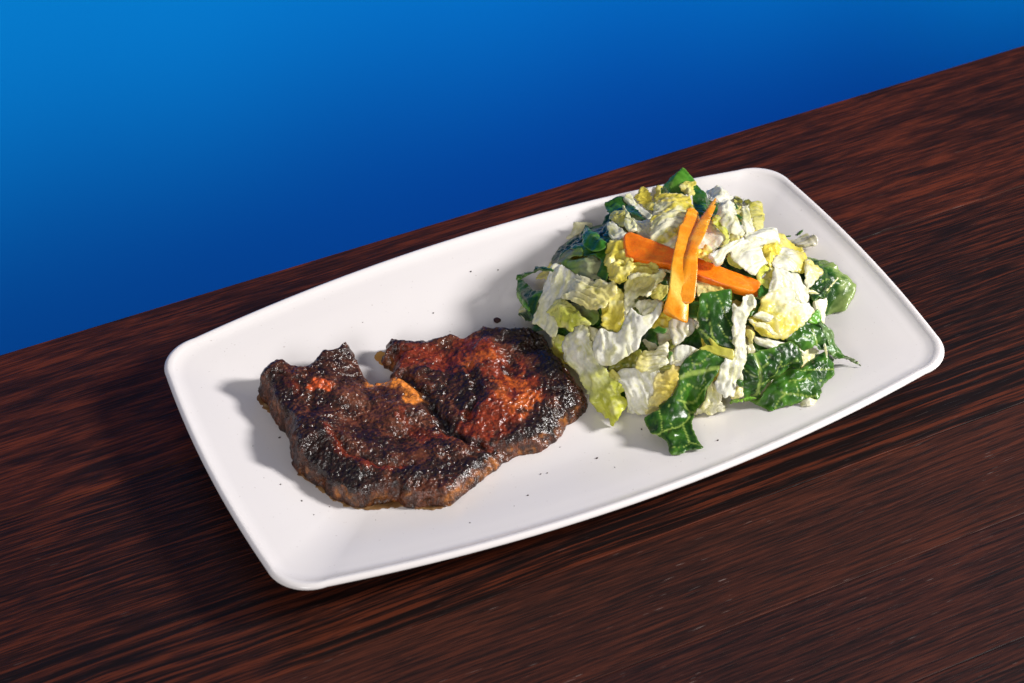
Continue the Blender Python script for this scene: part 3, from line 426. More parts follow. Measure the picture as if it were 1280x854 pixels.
 {'name': 'lettuce_rib', 'label': 'pinkish white stem lying across, below the yellow ruffled leaf', 'kind': 'white', 'pts': [(82.8, -48.7, 41.0),(87.6, -50.5, 39.4),(93.6, -53.1, 37.0),(98.1, -54.7, 35.4),(96.2, -56.1, 35.0),(90.0, -56.5, 35.0),(87.8, -55.0, 36.2),(84.1, -51.9, 39.0)], 'A': (91.1, -54.6, 36.6), 'B': (66.3, -38.8, 45.4), 'thick': 3.5},
 {'name': 'lettuce_rib', 'label': 'tan shaded stem bit between the two dark leaves at right', 'kind': 'cream', 'pts': [(106.6, -57.3, 27.4),(113.3, -55.7, 26.6),(115.8, -57.0, 24.2),(112.2, -59.3, 23.4),(105.0, -62.4, 23.0),(102.3, -62.7, 23.0)]},
 {'name': 'lettuce_rib', 'label': "tiny white chip on the glossy blistered romaine leaf's rim", 'kind': 'white', 'pts': [(102.2, -58.7, 33.4),(105.3, -61.0, 30.2),(103.7, -61.9, 29.4),(102.8, -60.6, 31.0)]},
 {'name': 'romaine_leaf', 'label': 'dark leaf in the hollow under the pinkish white stem', 'kind': 'green', 'pts': [(82.8, -46.6, 37.4),(86.4, -48.4, 35.8),(90.8, -52.7, 32.6),(85.6, -54.1, 32.2),(82.3, -52.7, 33.4),(80.7, -49.6, 35.4)]},
 {'name': 'lettuce_leaf', 'label': 'glistening pale scrap right of the twisted white rib', 'kind': 'glass', 'pts': [(77.6, -50.1, 39.0),(80.9, -50.8, 38.6),(81.4, -54.1, 36.2),(79.0, -55.5, 35.0),(76.3, -54.7, 35.8)]},
 {'name': 'lettuce_leaf', 'label': 'small round yellow knob right of the twisted white rib', 'kind': 'yellow', 'pts': [(79.5, -46.2, 44.2),(81.9, -46.4, 44.2),(82.2, -49.6, 42.6),(80.2, -51.9, 41.0),(78.4, -50.7, 41.4)], 'bulge': 2, 'thick': 3},
 {'name': 'lettuce_leaf', 'label': 'leaf with broad white rib and ruffled golden edge, right of the carrot strip', 'kind': 'tri', 'pts': [(94.6, -35.2, 50.2),(105.1, -32.9, 50.2),(111.1, -33.5, 48.6),(116.5, -39.5, 43.4),(121.0, -43.6, 39.0),(113.7, -48.6, 37.8),(110.0, -50.0, 38.2),(106.7, -50.9, 37.8),(100.0, -53.6, 37.4),(96.9, -54.1, 37.0),(93.7, -53.7, 38.2),(89.4, -52.2, 39.8),(84.9, -48.1, 42.6),(82.9, -44.4, 45.0),(83.5, -42.3, 46.6),(88.7, -42.1, 47.0),(92.1, -38.4, 48.6)], 'A': (110.8, -39.4, 44.2), 'B': (99.2, -47.7, 42.2), 'bulge': 2.5, 'pleat': 0.5, 'crumple': 0.8},
 {'name': 'lettuce_rib', 'label': 'small white oval chip on the ruffled golden leaf', 'kind': 'white', 'pts': [(85.4, -44.0, 49.0),(90.1, -43.2, 49.4),(95.2, -46.1, 47.0),(91.9, -48.2, 46.2),(88.3, -46.4, 47.8)], 'thick': 2.5},
 {'name': 'lettuce_rib', 'label': "thin cream rim strip along the ruffled golden leaf's lower edge", 'kind': 'cream', 'pts': [(81.8, -44.7, 48.6),(85.2, -47.1, 47.0),(90.8, -49.2, 45.0),(92.7, -53.1, 42.2),(92.7, -54.5, 41.4),(89.3, -51.9, 43.4),(84.1, -48.2, 46.2)]},
 {'name': 'lettuce_rib', 'label': 'white ruffled rib in the middle right, above the broad triangular one', 'kind': 'white', 'pts': [(108.5, -22.1, 53.0),(114.7, -22.3, 51.4),(120.5, -26.6, 48.2),(121.2, -33.9, 45.0),(118.4, -40.8, 42.6),(113.7, -40.2, 44.2),(110.8, -34.2, 47.8),(103.3, -34.2, 49.4),(99.6, -33.2, 50.6),(103.1, -28.9, 51.8)], 'A': (110.2, -27.1, 51.0), 'B': (100.1, -60.6, 32.6), 'pleat': 0.9, 'bulge': 2, 'crumple': 0.6},
 {'name': 'lettuce_rib', 'label': 'square pale rib with yellow ruffled side near the rear right', 'kind': 'tri', 'pts': [(111.0, -17.1, 52.2),(122.6, -6.8, 51.0),(128.6, -7.4, 48.6),(134.6, -10.6, 45.4),(133.6, -14.6, 45.0),(126.9, -23.1, 45.0),(119.4, -22.7, 48.2),(111.2, -20.7, 51.0)], 'A': (121.7, -12.7, 50.2), 'B': (127.6, -18.9, 46.2), 'bulge': 1.5, 'pleat': 0.4},
 {'name': 'lettuce_leaf', 'label': 'frilly yellow leaf edge against the dark leaf at far right', 'kind': 'cream', 'pts': [(125.0, -24.6, 46.2),(131.1, -16.4, 46.6),(134.4, -19.4, 44.2),(137.3, -23.3, 41.4),(130.8, -28.0, 42.6),(124.5, -32.2, 43.4),(121.7, -33.5, 43.8)], 'A': (124.0, -30.8, 44.2), 'B': (133.2, -19.5, 44.6), 'crumple': 1.2},
 {'name': 'lettuce_leaf', 'label': 'crumpled bright yellow tuft behind the square pale rib', 'kind': 'yellow', 'pts': [(108.8, -10.2, 55.0),(113.1, -5.8, 55.0),(119.6, -3.3, 53.4),(122.4, -5.1, 52.2),(121.9, -8.9, 51.8),(115.7, -13.4, 52.6),(109.9, -18.8, 52.6),(108.8, -15.2, 54.2)], 'crumple': 1.8, 'bulge': 2},
 {'name': 'lettuce_rib', 'label': 'flat white rib slab right of the thin tapering carrot', 'kind': 'white', 'pts': [(92.6, -6.8, 59.0),(96.3, -4.3, 59.0),(104.5, -1.1, 58.2),(109.8, -4.9, 56.6),(108.3, -12.9, 55.8),(107.1, -18.0, 54.6),(101.3, -20.8, 55.0),(97.4, -23.4, 54.6),(94.3, -19.8, 56.2),(91.1, -14.4, 57.8)], 'A': (101.2, -9.8, 57.4), 'B': (82.5, -18.8, 57.0), 'bulge': 1.5},
 {'name': 'lettuce_leaf', 'label': "narrow yellow-green frill above the wide carrot strip's right end", 'kind': 'lemon', 'pts': [(99.7, -21.3, 51.8),(104.2, -16.7, 52.6),(107.6, -16.1, 51.8),(111.2, -16.0, 51.4),(105.8, -20.6, 51.0),(101.2, -23.7, 51.0),(104.3, -25.0, 49.8),(102.3, -29.8, 48.6),(99.5, -26.2, 50.2)], 'crumple': 0.8},
 {'name': 'lettuce_leaf', 'label': 'thin yellow-green edge under the flat white rib slab', 'kind': 'lemon', 'pts': [(90.3, -8.3, 55.8),(94.4, -3.9, 56.2),(93.5, -10.6, 55.4),(97.0, -14.9, 53.8),(94.3, -16.2, 53.8),(91.1, -12.8, 55.0)]},
 {'name': 'lettuce_rib', 'label': 'slender white rib stick pointing from the carrots to the rear right', 'kind': 'white', 'pts': [(80.8, -7.3, 62.6),(89.6, -4.8, 62.6),(97.1, -3.6, 62.2),(103.3, -1.8, 61.4),(100.8, -5.6, 61.4),(92.5, -8.3, 61.8),(87.4, -11.3, 61.4),(84.0, -14.4, 61.0),(80.4, -13.3, 61.0),(80.2, -9.4, 61.8)], 'A': (84.1, -9.7, 62.2), 'B': (165.6, 35.2, 32.2), 'thick': 3},
 {'name': 'lettuce_rib', 'label': 'smooth white rib lying crosswise at the rear right', 'kind': 'white', 'pts': [(105.5, 1.6, 58.6),(114.3, 3.6, 56.6),(122.2, 6.1, 54.6),(126.8, 5.2, 53.0),(124.6, -1.4, 53.0),(122.8, -5.4, 53.0),(117.2, -5.3, 55.0),(109.1, -6.2, 56.6),(104.8, -3.0, 58.2)], 'A': (121.7, 0.2, 54.2), 'B': (82.2, 6.8, 61.0), 'bulge': 2, 'thick': 3},
 {'name': 'lettuce_leaf', 'label': "upright pale yellow strip at the salad's rear right", 'kind': 'lemonpale', 'pts': [(129.4, 36.1, 45.4),(137.0, 41.3, 40.6),(140.0, 39.6, 39.4),(129.9, 21.9, 47.4),(121.6, 9.9, 51.0),(117.5, 8.5, 52.2),(118.5, 14.6, 51.8)], 'A': (121.2, 21.7, 50.6), 'B': (129.9, 21.9, 47.4), 'pleat': 0.5},
 {'name': 'lettuce_rib', 'label': 'upright narrow white rib left of the pale yellow rear strip', 'kind': 'white', 'pts': [(125.7, 37.3, 48.6),(128.8, 36.8, 47.4),(120.6, 20.4, 53.0),(115.1, 6.9, 54.6),(109.5, 5.1, 55.8),(112.9, 15.4, 55.4)], 'thick': 2.5},
 {'name': 'lettuce_leaf', 'label': 'yellow leaf with green flecks left of the narrow upright rib', 'kind': 'lemonpale', 'pts': [(122.4, 41.6, 46.6),(128.9, 49.1, 41.8),(129.7, 43.1, 43.4),(122.2, 29.3, 49.4),(115.0, 18.3, 52.6),(112.9, 19.7, 53.0),(114.7, 27.8, 51.8)]},
 {'name': 'herb_flake', 'label': 'green flake at the top of the yellow rear leaf', 'kind': 'olive', 'pts': [(122.1, 39.9, 50.2),(124.2, 38.9, 49.8),(124.7, 34.7, 50.6),(121.7, 31.3, 52.2),(120.7, 35.0, 51.8)]},
 {'name': 'herb_flake', 'label': 'green flake on top of the upright narrow rear rib', 'kind': 'olive', 'pts': [(124.0, 32.8, 52.2),(128.4, 35.9, 49.8),(128.6, 32.3, 50.6),(127.3, 30.2, 51.4),(124.3, 29.1, 52.6)]},
 {'name': 'herb_flake', 'label': 'small dark flake beside the yellow rear leaf', 'kind': 'green', 'pts': [(116.0, 29.7, 54.2),(117.6, 30.0, 53.8),(116.5, 25.7, 54.6),(114.7, 24.1, 55.4),(114.9, 26.4, 55.0)]},
 {'name': 'herb_flake', 'label': 'lowest green fleck on the yellow rear leaf', 'kind': 'green', 'pts': [(110.5, 19.9, 56.6),(113.0, 20.1, 56.2),(113.5, 17.1, 56.2),(111.8, 15.6, 56.6),(111.2, 18.2, 56.6)]},
 {'name': 'lettuce_rib', 'label': "big white lumpy rib at the rear, right of the thin carrot's tip", 'kind': 'white', 'pts': [(116.3, 57.3, 45.0),(119.5, 55.0, 45.0),(124.8, 53.2, 43.8),(123.4, 44.9, 47.4),(121.8, 38.3, 49.8),(115.5, 26.4, 53.8),(111.2, 16.6, 55.8),(108.2, 5.4, 56.2),(104.6, 2.2, 56.6),(100.4, 5.6, 57.4),(99.6, 9.2, 57.8),(99.8, 14.9, 57.8),(102.1, 23.0, 57.0),(110.7, 35.8, 53.4),(108.4, 39.8, 53.0)], 'A': (112.0, 30.3, 54.2), 'B': (78.5, -10.2, 57.0), 'bulge': 3, 'crumple': 1.0, 'pleat': 0.5},
 {'name': 'lettuce_leaf', 'label': 'olive yellow fold right of the thin tapering carrot', 'kind': 'lemon', 'pts': [(97.3, 19.3, 57.8),(102.3, 23.4, 57.0),(101.9, 17.1, 57.4),(100.2, 7.6, 57.8),(97.3, 1.5, 57.8),(91.6, -0.3, 57.8),(97.2, 5.5, 57.8),(96.2, 11.2, 58.2)], 'crumple': 0.8},
 {'name': 'lettuce_rib', 'label': 'white square rib between and behind the two upright carrot sticks', 'kind': 'white', 'pts': [(86.3, 26.1, 56.2),(94.8, 23.8, 55.8),(99.3, 21.4, 55.4),(98.1, 10.9, 56.2),(97.7, 6.1, 55.8),(93.9, 2.5, 56.2),(88.1, 0.8, 56.2),(83.0, 2.8, 56.6),(76.4, 8.2, 56.6)], 'A': (90.0, 15.2, 56.6), 'B': (92.5, -25.6, 50.6)},
 {'name': 'lettuce_leaf', 'label': 'crumpled yellow bit right of the carrot crossing', 'kind': 'yellow', 'pts': [(78.2, 0.5, 59.4),(84.1, 1.9, 59.4),(85.8, -1.4, 59.0),(82.4, -6.6, 58.6),(77.9, -6.1, 58.6),(76.2, -3.2, 59.0)], 'crumple': 1.4},
 {'name': 'lettuce_leaf', 'label': 'tall cream leaf with yellow crinkled bands behind the thick carrot stick', 'kind': 'band', 'pts': [(88.9, 62.2, 45.8),(95.4, 64.8, 43.8),(97.2, 59.6, 46.2),(102.6, 58.6, 45.8),(101.5, 48.5, 49.8),(97.1, 37.0, 53.4),(92.0, 30.3, 55.4),(84.5, 24.7, 56.2),(80.1, 21.9, 56.6),(74.2, 13.2, 56.6),(69.8, 10.2, 56.6),(64.2, 20.7, 55.4),(70.4, 34.0, 54.6),(75.9, 42.5, 53.0),(82.8, 52.9, 49.8)], 'A': (74.5, 35.5, 54.6), 'B': (97.8, 42.0, 52.2), 'bulge': 3, 'pleat': 0.8, 'crumple': 0.7},
 {'name': 'romaine_leaf', 'label': 'light green leaf tip rising highest at the back of the salad', 'kind': 'mid', 'pts': [(107.4, 88.8, 23.0),(109.6, 91.8, 24.2),(107.0, 83.2, 35.0),(109.3, 84.3, 37.0),(114.0, 84.3, 40.0),(117.3, 83.8, 41.0),(118.3, 80.0, 40.0),(119.6, 76.5, 38.0),(118.3, 72.8, 37.0),(114.9, 69.2, 36.0),(108.4, 65.3, 38.2),(108.4, 71.5, 34.6),(100.7, 67.6, 38.6)], 'bulge': 2, 'blister': 0.9},
 {'name': 'lettuce_leaf', 'label': 'ragged yellow patch on the highest light green leaf tip', 'kind': 'yellow', 'pts': [(108.6, 72.2, 39.0),(113.4, 74.4, 39.0),(117.8, 72.2, 39.0),(114.5, 66.9, 39.0),(110.7, 61.6, 39.0),(108.1, 65.8, 39.0)], 'crumple': 1},
 {'name': 'romaine_leaf', 'label': 'dark glossy leaf sloping down behind the carrot sticks', 'kind': 'green', 'pts': [(120.1, 75.8, 36.0),(122.7, 72.0, 32.0),(124.8, 67.1, 28.0),(123.6, 63.8, 26.0),(98.2, 28.0, 51.0),(94.5, 28.8, 51.4),(95.7, 36.4, 49.8),(109.0, 58.2, 37.0),(113.2, 65.7, 37.0)], 'blister': 1.5, 'bulge': 1},
 {'name': 'romaine_leaf', 'label': 'small green leaf at rear left crossed by a white rib', 'kind': 'green', 'pts': [(73.7, 89.6, 28.0),(77.9, 91.5, 28.0),(84.8, 89.7, 28.0),(85.7, 81.2, 29.0),(75.0, 50.9, 47.4),(73.7, 44.4, 49.4),(72.1, 56.3, 45.0),(72.8, 65.3, 41.0),(70.2, 67.9, 39.4),(65.8, 69.6, 37.8),(72.5, 85.8, 27.0)], 'part': 'blade', 'A': (76.8, 93.7, 23.4), 'B': (67.8, 70.0, 37.8), 'blister': 0.8},
 {'name': 'romaine_leaf', 'label': '', 'kind': 'white', 'pts': [(83.9, 87.6, 30.0),(89.4, 90.4, 29.0),(88.7, 82.4, 30.0),(88.5, 71.0, 32.0),(88.1, 63.2, 34.0),(84.2, 60.9, 34.0),(83.9, 66.8, 33.0),(83.1, 76.5, 32.0)], 'part': 'midrib', 'thick': 2.5},
 {'name': 'lettuce_leaf', 'label': 'bright yellow ragged leaf at the back between two green leaves', 'kind': 'yellow', 'pts': [(91.4, 89.0, 27.0),(97.3, 91.7, 27.0),(99.9, 88.4, 28.0),(97.2, 79.8, 30.0),(94.9, 72.4, 32.0),(90.0, 67.2, 33.0),(89.3, 74.6, 30.0)], 'crumple': 1.4},
 {'name': 'romaine_leaf', 'label': 'wide dark romaine leaf at the rear left with a bright green fold', 'kind': 'green', 'pts': [(46.7, 77.9, 21.0),(51.7, 79.2, 22.0),(55.1, 78.9, 23.0),(57.0, 79.3, 27.0),(58.1, 74.6, 27.0),(62.4, 73.7, 26.0),(65.4, 74.3, 26.0),(68.2, 78.1, 27.0),(71.1, 78.6, 29.0),(66.9, 71.7, 29.0),(52.3, 39.4, 48.2),(49.8, 35.6, 48.6),(46.2, 34.0, 47.8),(42.1, 27.2, 47.8),(38.5, 19.1, 47.4),(34.6, 13.2, 46.2),(31.7, 16.7, 44.6),(30.4, 19.6, 44.2),(37.6, 25.0, 46.6),(39.3, 29.4, 46.6),(38.5, 36.5, 44.6),(35.2, 39.9, 42.6),(37.6, 45.8, 41.8),(35.4, 49.3, 39.8),(34.8, 54.9, 37.0),(30.2, 52.0, 36.2),(26.1, 49.4, 35.0),(30.3, 66.1, 20.0),(33.5, 71.0, 20.0),(42.4, 77.0, 20.0)], 'part': 'blade', 'A': (49.1, 56.2, 41.8), 'B': (41.3, 38.8, 45.4), 'veins': [(0.3, [(35.3, 56.0, 37.0),(44.0, 59.5, 38.6)])], 'blister': 0.8, 'bulge': 1},
 {'name': 'romaine_leaf', 'label': '', 'kind': 'mid', 'pts': [(42.5, 53.8, 42.6),(55.4, 76.5, 29.0),(56.8, 72.0, 29.0),(47.2, 44.8, 47.4),(46.8, 35.4, 49.8),(43.2, 31.6, 49.4),(39.0, 33.2, 47.8),(37.7, 40.6, 45.4),(39.0, 47.5, 43.8)], 'part': 'fold', 'bulge': 2, 'blister': 0.6},
 {'name': 'lettuce_leaf', 'label': "dull pale green curled leaf in the dark leaf's hollow at left", 'kind': 'pale', 'pts': [(25.8, 44.2, 37.0),(29.5, 44.4, 38.6),(34.5, 39.7, 42.2),(38.2, 36.0, 44.6),(39.6, 28.4, 46.6),(37.5, 24.2, 46.6),(34.2, 22.2, 45.4),(33.7, 16.8, 45.4),(29.8, 20.6, 43.8),(27.4, 25.6, 41.8),(26.6, 31.9, 40.6),(25.5, 38.6, 38.6)], 'A': (36.4, 25.8, 45.8), 'B': (27.6, 41.6, 38.6), 'bulge': 3, 'pleat': 0.5},
 {'name': 'lettuce_leaf', 'label': 'tan and green sliver above the dull pale green leaf', 'kind': 'pale', 'pts': [(25.8, 48.9, 35.0),(33.6, 53.2, 37.4),(35.1, 49.4, 39.4),(37.8, 46.0, 41.8),(35.3, 39.9, 42.6),(31.6, 44.0, 39.8),(26.3, 44.8, 37.0)], 'A': (28.5, 49.2, 36.6), 'B': (36.3, 44.5, 41.8)},
 {'name': 'lettuce_leaf', 'label': 'pale yellow leaf corner poking out behind the wide dark rear-left leaf', 'kind': 'cream', 'pts': [(47.9, 82.8, 18.0),(53.0, 85.6, 22.0),(54.2, 86.7, 24.0),(61.0, 82.4, 25.0),(60.7, 78.5, 25.0),(58.2, 81.1, 24.0),(54.7, 78.2, 23.0),(51.3, 80.7, 20.0)]},
 {'name': 'lettuce_rib', 'label': 'pointed white shard left of the wide carrot strip', 'kind': 'white', 'pts': [(54.8, 51.9, 47.0),(57.2, 53.4, 47.0),(58.1, 47.5, 49.4),(58.1, 36.2, 52.2),(53.3, 33.4, 51.8),(49.9, 34.9, 50.6),(51.4, 42.5, 49.4)], 'thick': 2.5},
 {'name': 'lettuce_rib', 'label': 'upright white sliver at the rear left of the salad', 'kind': 'white', 'pts': [(75.5, 73.9, 38.0),(70.0, 58.6, 47.0),(67.2, 49.0, 50.2),(65.9, 40.8, 52.6),(62.8, 35.4, 53.4),(59.5, 36.1, 52.6),(60.4, 43.5, 51.0),(66.4, 53.5, 48.6)], 'thick': 2},
 {'name': 'lettuce_leaf', 'label': 'small yellow fold beside the upright white sliver', 'kind': 'lemonpale', 'pts': [(60.6, 60.4, 43.8),(66.0, 64.5, 42.6),(69.5, 59.7, 45.4),(66.4, 52.8, 47.8),(60.5, 44.2, 49.8),(60.0, 50.0, 47.8)]},
 {'name': 'lettuce_rib', 'label': 'greyish white rib between sliver and tall cream leaf', 'kind': 'glass', 'pts': [(68.7, 50.1, 48.2),(70.4, 44.8, 49.8),(74.9, 40.3, 51.4),(66.2, 24.3, 53.4),(63.1, 31.1, 52.2),(63.2, 37.6, 51.0)], 'A': (68.2, 46.0, 49.4), 'B': (65.4, 27.9, 53.0)},
 {'name': 'romaine_leaf', 'label': 'dark strip below the small green rear-left leaf', 'kind': 'green', 'pts': [(65.1, 76.2, 23.0),(68.2, 78.9, 26.0),(72.1, 80.3, 28.0),(64.0, 62.9, 40.2),(58.3, 56.4, 42.2),(55.5, 46.6, 45.0),(51.9, 38.1, 46.6),(50.5, 45.7, 44.2)]},
 {'name': 'romaine_leaf', 'label': 'shiny dark romaine leaf at far right with pale upturned edge', 'kind': 'green', 'pts': [(152.7, 13.0, 18.6),(155.2, 8.5, 19.2),(157.8, 1.2, 20.9),(162.1, -9.2, 21.1),(162.5, -13.7, 20.2),(162.3, -18.5, 19.2),(158.6, -23.2, 17.4),(153.8, -26.3, 16.1),(149.6, -28.5, 14.8),(143.9, -25.3, 13.2),(140.6, -25.5, 12.4),(131.9, -36.5, 33.8),(128.5, -35.0, 36.6),(122.9, -37.5, 37.4),(125.3, -30.8, 39.8),(129.0, -26.6, 39.8),(137.8, -21.7, 37.4),(140.4, -19.0, 37.0),(138.2, -15.0, 39.4)], 'A': (143.5, -27.6, 31.8), 'B': (155.7, -26.9, 21.4), 'veins': [(0.4, [(126.9, -30.6, 39.0),(135.3, -25.7, 37.4),(149.6, -17.8, 31.4)]),(0.3, [(131.9, -36.5, 33.8),(140.6, -28.2, 33.4),(153.6, -19.8, 27.4)])], 'bulge': 1.5, 'blister': 2.2, 'edgepale': 1},
 {'name': 'lettuce_rib', 'label': 'upright white stub in front of the shiny far right leaf', 'kind': 'white', 'pts': [(123.9, -38.3, 39.4),(130.7, -37.0, 37.0),(130.8, -39.4, 35.8),(126.0, -46.5, 33.4),(123.3, -48.8, 33.0),(123.0, -45.9, 35.4),(122.1, -42.4, 38.2)], 'thick': 2.5},
 {'name': 'lettuce_shred', 'label': 'thin white sliver lying across the shiny far right leaf', 'kind': 'white', 'pts': [(133.4, -33.4, 38.6),(139.8, -28.8, 37.4),(146.8, -23.7, 35.0),(146.8, -24.6, 34.6),(139.7, -30.0, 37.0),(134.1, -33.6, 38.2)], 'thick': 1},
 {'name': 'lettuce_shred', 'label': 'thin pointed white shred jutting right below the frilly yellow edge', 'kind': 'white', 'pts': [(121.7, -33.3, 43.8),(125.5, -34.3, 42.2),(128.6, -35.2, 40.2),(127.0, -35.9, 40.6),(121.5, -35.1, 43.0)], 'thick': 1},
 {'name': 'lettuce_shred', 'label': 'short white sliver on the dark leaf near the pale tail', 'kind': 'white', 'pts': [(117.3, -58.8, 29.0),(118.8, -58.1, 28.6),(117.9, -63.3, 23.8),(117.1, -63.0, 23.4)], 'thick': 1},
 {'name': 'lettuce_shred', 'label': 'translucent white strip sticking out over the plate at rear right', 'kind': 'glass', 'pts': [(145.5, 28.6, 20.0),(153.5, 29.4, 18.0),(163.0, 30.6, 16.0),(162.7, 23.3, 23.3),(163.0, 20.8, 22.4),(161.3, 18.4, 20.9),(154.1, 21.8, 21.0),(150.3, 28.0, 17.0)], 'thick': 2},
 {'name': 'romaine_leaf', 'label': 'small dark green tip under the translucent rear strip', 'kind': 'green', 'pts': [(148.5, 27.3, 18.5),(155.9, 26.3, 17.5),(154.4, 22.2, 16.6),(150.4, 23.4, 18.0)]},
 {'name': 'herb_flake', 'label': 'black fleck above the translucent rear strip', 'kind': 'green', 'pts': [(150.8, 32.7, 19.1),(153.4, 31.0, 19.9),(152.9, 30.3, 19.7),(150.6, 31.9, 19.1)]},
 {'name': 'herb_flake', 'label': 'slanted black fleck at the rim of the translucent rear strip', 'kind': 'green', 'pts': [(159.1, 33.2, 16.0),(161.4, 34.2, 16.0),(163.2, 34.2, 16.0),(162.1, 33.0, 16.0),(159.8, 32.4, 16.0)]},
 {'name': 'romaine_leaf', 'label': "green bit at the wide carrot strip's right tip", 'kind': 'mid', 'pts': [(95.3, -30.1, 48.6),(100.1, -25.2, 49.8),(102.6, -29.3, 47.8),(98.9, -31.6, 47.4),(95.4, -32.6, 47.4)]},
 {'name': 'romaine_leaf', 'label': "dark green bit below the wide carrot strip's right tip", 'kind': 'green', 'pts': [(92.9, -31.3, 48.2),(94.8, -34.5, 47.0),(92.6, -39.1, 45.0),(85.6, -40.1, 44.6),(86.0, -37.7, 45.8),(90.0, -36.9, 46.2)]},
 {'name': 'romaine_leaf', 'label': "dark green leaf under the thin carrot's blunt end", 'kind': 'green', 'pts': [(57.4, -21.2, 46.6),(62.0, -20.9, 47.8),(67.5, -22.8, 47.8),(66.4, -28.0, 45.8),(62.4, -29.4, 44.6),(57.6, -25.9, 45.0)]},
 {'name': 'lettuce_leaf', 'label': 'golden leaf under the wide carrot strip, right half', 'kind': 'amber', 'pts': [(71.9, -10.6, 52.2),(78.1, -11.6, 52.6),(86.5, -20.7, 50.2),(84.0, -23.1, 49.8),(70.5, -20.3, 50.2),(67.3, -20.2, 49.4)], 'A': (71.9, -12.6, 51.8), 'B': (84.2, -20.8, 50.2), 'crumple': 0.8},
 {'name': 'lettuce_leaf', 'label': 'yellow-green corner right of the broad triangular white rib', 'kind': 'lime', 'pts': [(114.3, -47.8, 37.4),(123.0, -42.9, 37.4),(123.2, -46.5, 34.6),(121.8, -48.6, 33.8),(115.9, -49.0, 35.8)]},
 {'name': 'lettuce_leaf', 'label': 'yellow crumpled filling below the tall square rib', 'kind': 'yellow', 'pts': [(100.3, -24.9, 49.8),(108.9, -18.9, 49.8),(112.5, -18.7, 49.0),(106.6, -27.0, 47.8),(102.0, -29.0, 47.8)], 'crumple': 1},
 {'name': 'lettuce_leaf', 'label': 'small cream frill left of the twisted white rib, above the yellow midrib', 'kind': 'cream', 'pts': [(63.6, -26.1, 45.4),(68.8, -24.7, 46.2),(69.5, -28.5, 45.0),(65.9, -32.1, 43.4),(62.5, -30.4, 43.4)], 'crumple': 1},
 {'name': 'lettuce_leaf', 'label': 'pale yellow frill between the long leaf and the white fan leaf', 'kind': 'lemonpale', 'pts': [(14.2, -27.9, 26.2),(16.9, -28.5, 28.6),(18.5, -31.6, 28.2),(18.3, -35.3, 25.4),(15.9, -34.9, 23.4),(14.4, -31.3, 25.0)], 'crumple': 1, 'pleat': 0.6},
 {'name': 'lettuce_leaf', 'label': 'cream frill filling the hollow left of the Y shaped rib', 'kind': 'cream', 'pts': [(16.7, -1.0, 36.2),(18.3, -4.3, 36.2),(19.6, -7.1, 36.6),(17.0, -11.3, 33.8),(14.7, -11.5, 32.2),(15.2, -7.2, 33.8)], 'crumple': 1, 'pleat': 0.6},
 {'name': 'lettuce_leaf', 'label': 'cream frill below the small white wedge', 'kind': 'cream', 'pts': [(41.1, -41.8, 34.6),(44.9, -43.9, 35.4),(43.7, -47.3, 32.2),(40.9, -49.7, 29.4),(39.0, -47.0, 30.6)], 'crumple': 1},
 {'name': 'lettuce_leaf', 'label': 'pale frill under the smooth crosswise rib at the rear', 'kind': 'lemonpale', 'pts': [(102.4, 8.8, 56.2),(105.0, 4.4, 55.8),(105.5, 1.2, 55.4),(100.6, 0.8, 56.2),(98.5, 3.0, 56.6)], 'crumple': 1},
 {'name': 'lettuce_leaf', 'label': 'pale yellow frill between the loop leaf and the thick carrot', 'kind': 'lemonpale', 'pts': [(50.1, -4.9, 49.0),(55.5, -4.1, 50.2),(57.9, -6.9, 50.2),(55.1, -11.0, 48.6),(50.2, -12.1, 47.4),(48.2, -8.6, 47.4)], 'crumple': 1},
 {'name': 'carrot_strip', 'label': 'wide flat orange carrot strip lying underneath the two other sticks', 'kind': 'carrotA', 'pts': [(53.8, 31.5, 55.0),(56.2, 33.0, 55.0),(58.7, 31.9, 55.5),(70.1, 10.1, 57.0),(77.7, -2.1, 57.0),(87.8, -14.0, 55.0),(99.4, -24.3, 51.0),(97.6, -28.7, 50.0),(94.6, -29.3, 49.0),(83.2, -23.9, 53.0),(71.8, -12.8, 56.0),(63.2, 0.4, 56.0),(49.3, 16.4, 54.0),(50.0, 22.9, 54.0)], 'thick': 4.5},
 {'name': 'carrot_strip', 'label': 'thick orange carrot stick with pale yellow inner side, leaning left', 'kind': 'carrotB', 'pts': [(89.4, 32.7, 59.0),(92.1, 33.5, 59.0),(91.2, 29.1, 59.0),(78.2, 7.0, 63.0),(69.6, -6.9, 64.0),(64.3, -13.7, 62.5),(60.8, -16.3, 61.0),(56.0, -23.5, 56.0),(50.9, -31.4, 51.0),(47.7, -28.3, 51.0),(45.1, -24.2, 51.0),(46.9, -22.5, 53.0),(51.6, -17.7, 58.0),(59.0, -6.7, 63.0),(65.8, 2.7, 64.0),(76.9, 18.3, 62.0),(80.5, 21.3, 61.0)], 'veins': [(3.6, [(78.6, 20.9, 60.0),(69.4, 6.4, 60.0),(61.4, -6.4, 60.0),(52.5, -19.6, 60.0),(42.0, -32.8, 60.0)])], 'thick': 6},
 {'name': 'carrot_strip', 'label': 'thin tapering orange carrot stick with blunt foot, leaning right', 'kind': 'carrotC', 'pts': [(109.1, 32.6, 59.0),(104.7, 26.2, 60.0),(85.1, 4.2, 63.5),(74.9, -6.4, 64.5),(69.9, -15.8, 62.0),(62.0, -27.6, 55.0),(58.6, -27.6, 54.0),(55.9, -24.6, 55.0),(60.2, -19.6, 59.0),(69.1, -9.3, 65.0),(80.8, 5.7, 64.0),(94.3, 19.7, 61.0)], 'thick': 4.5},
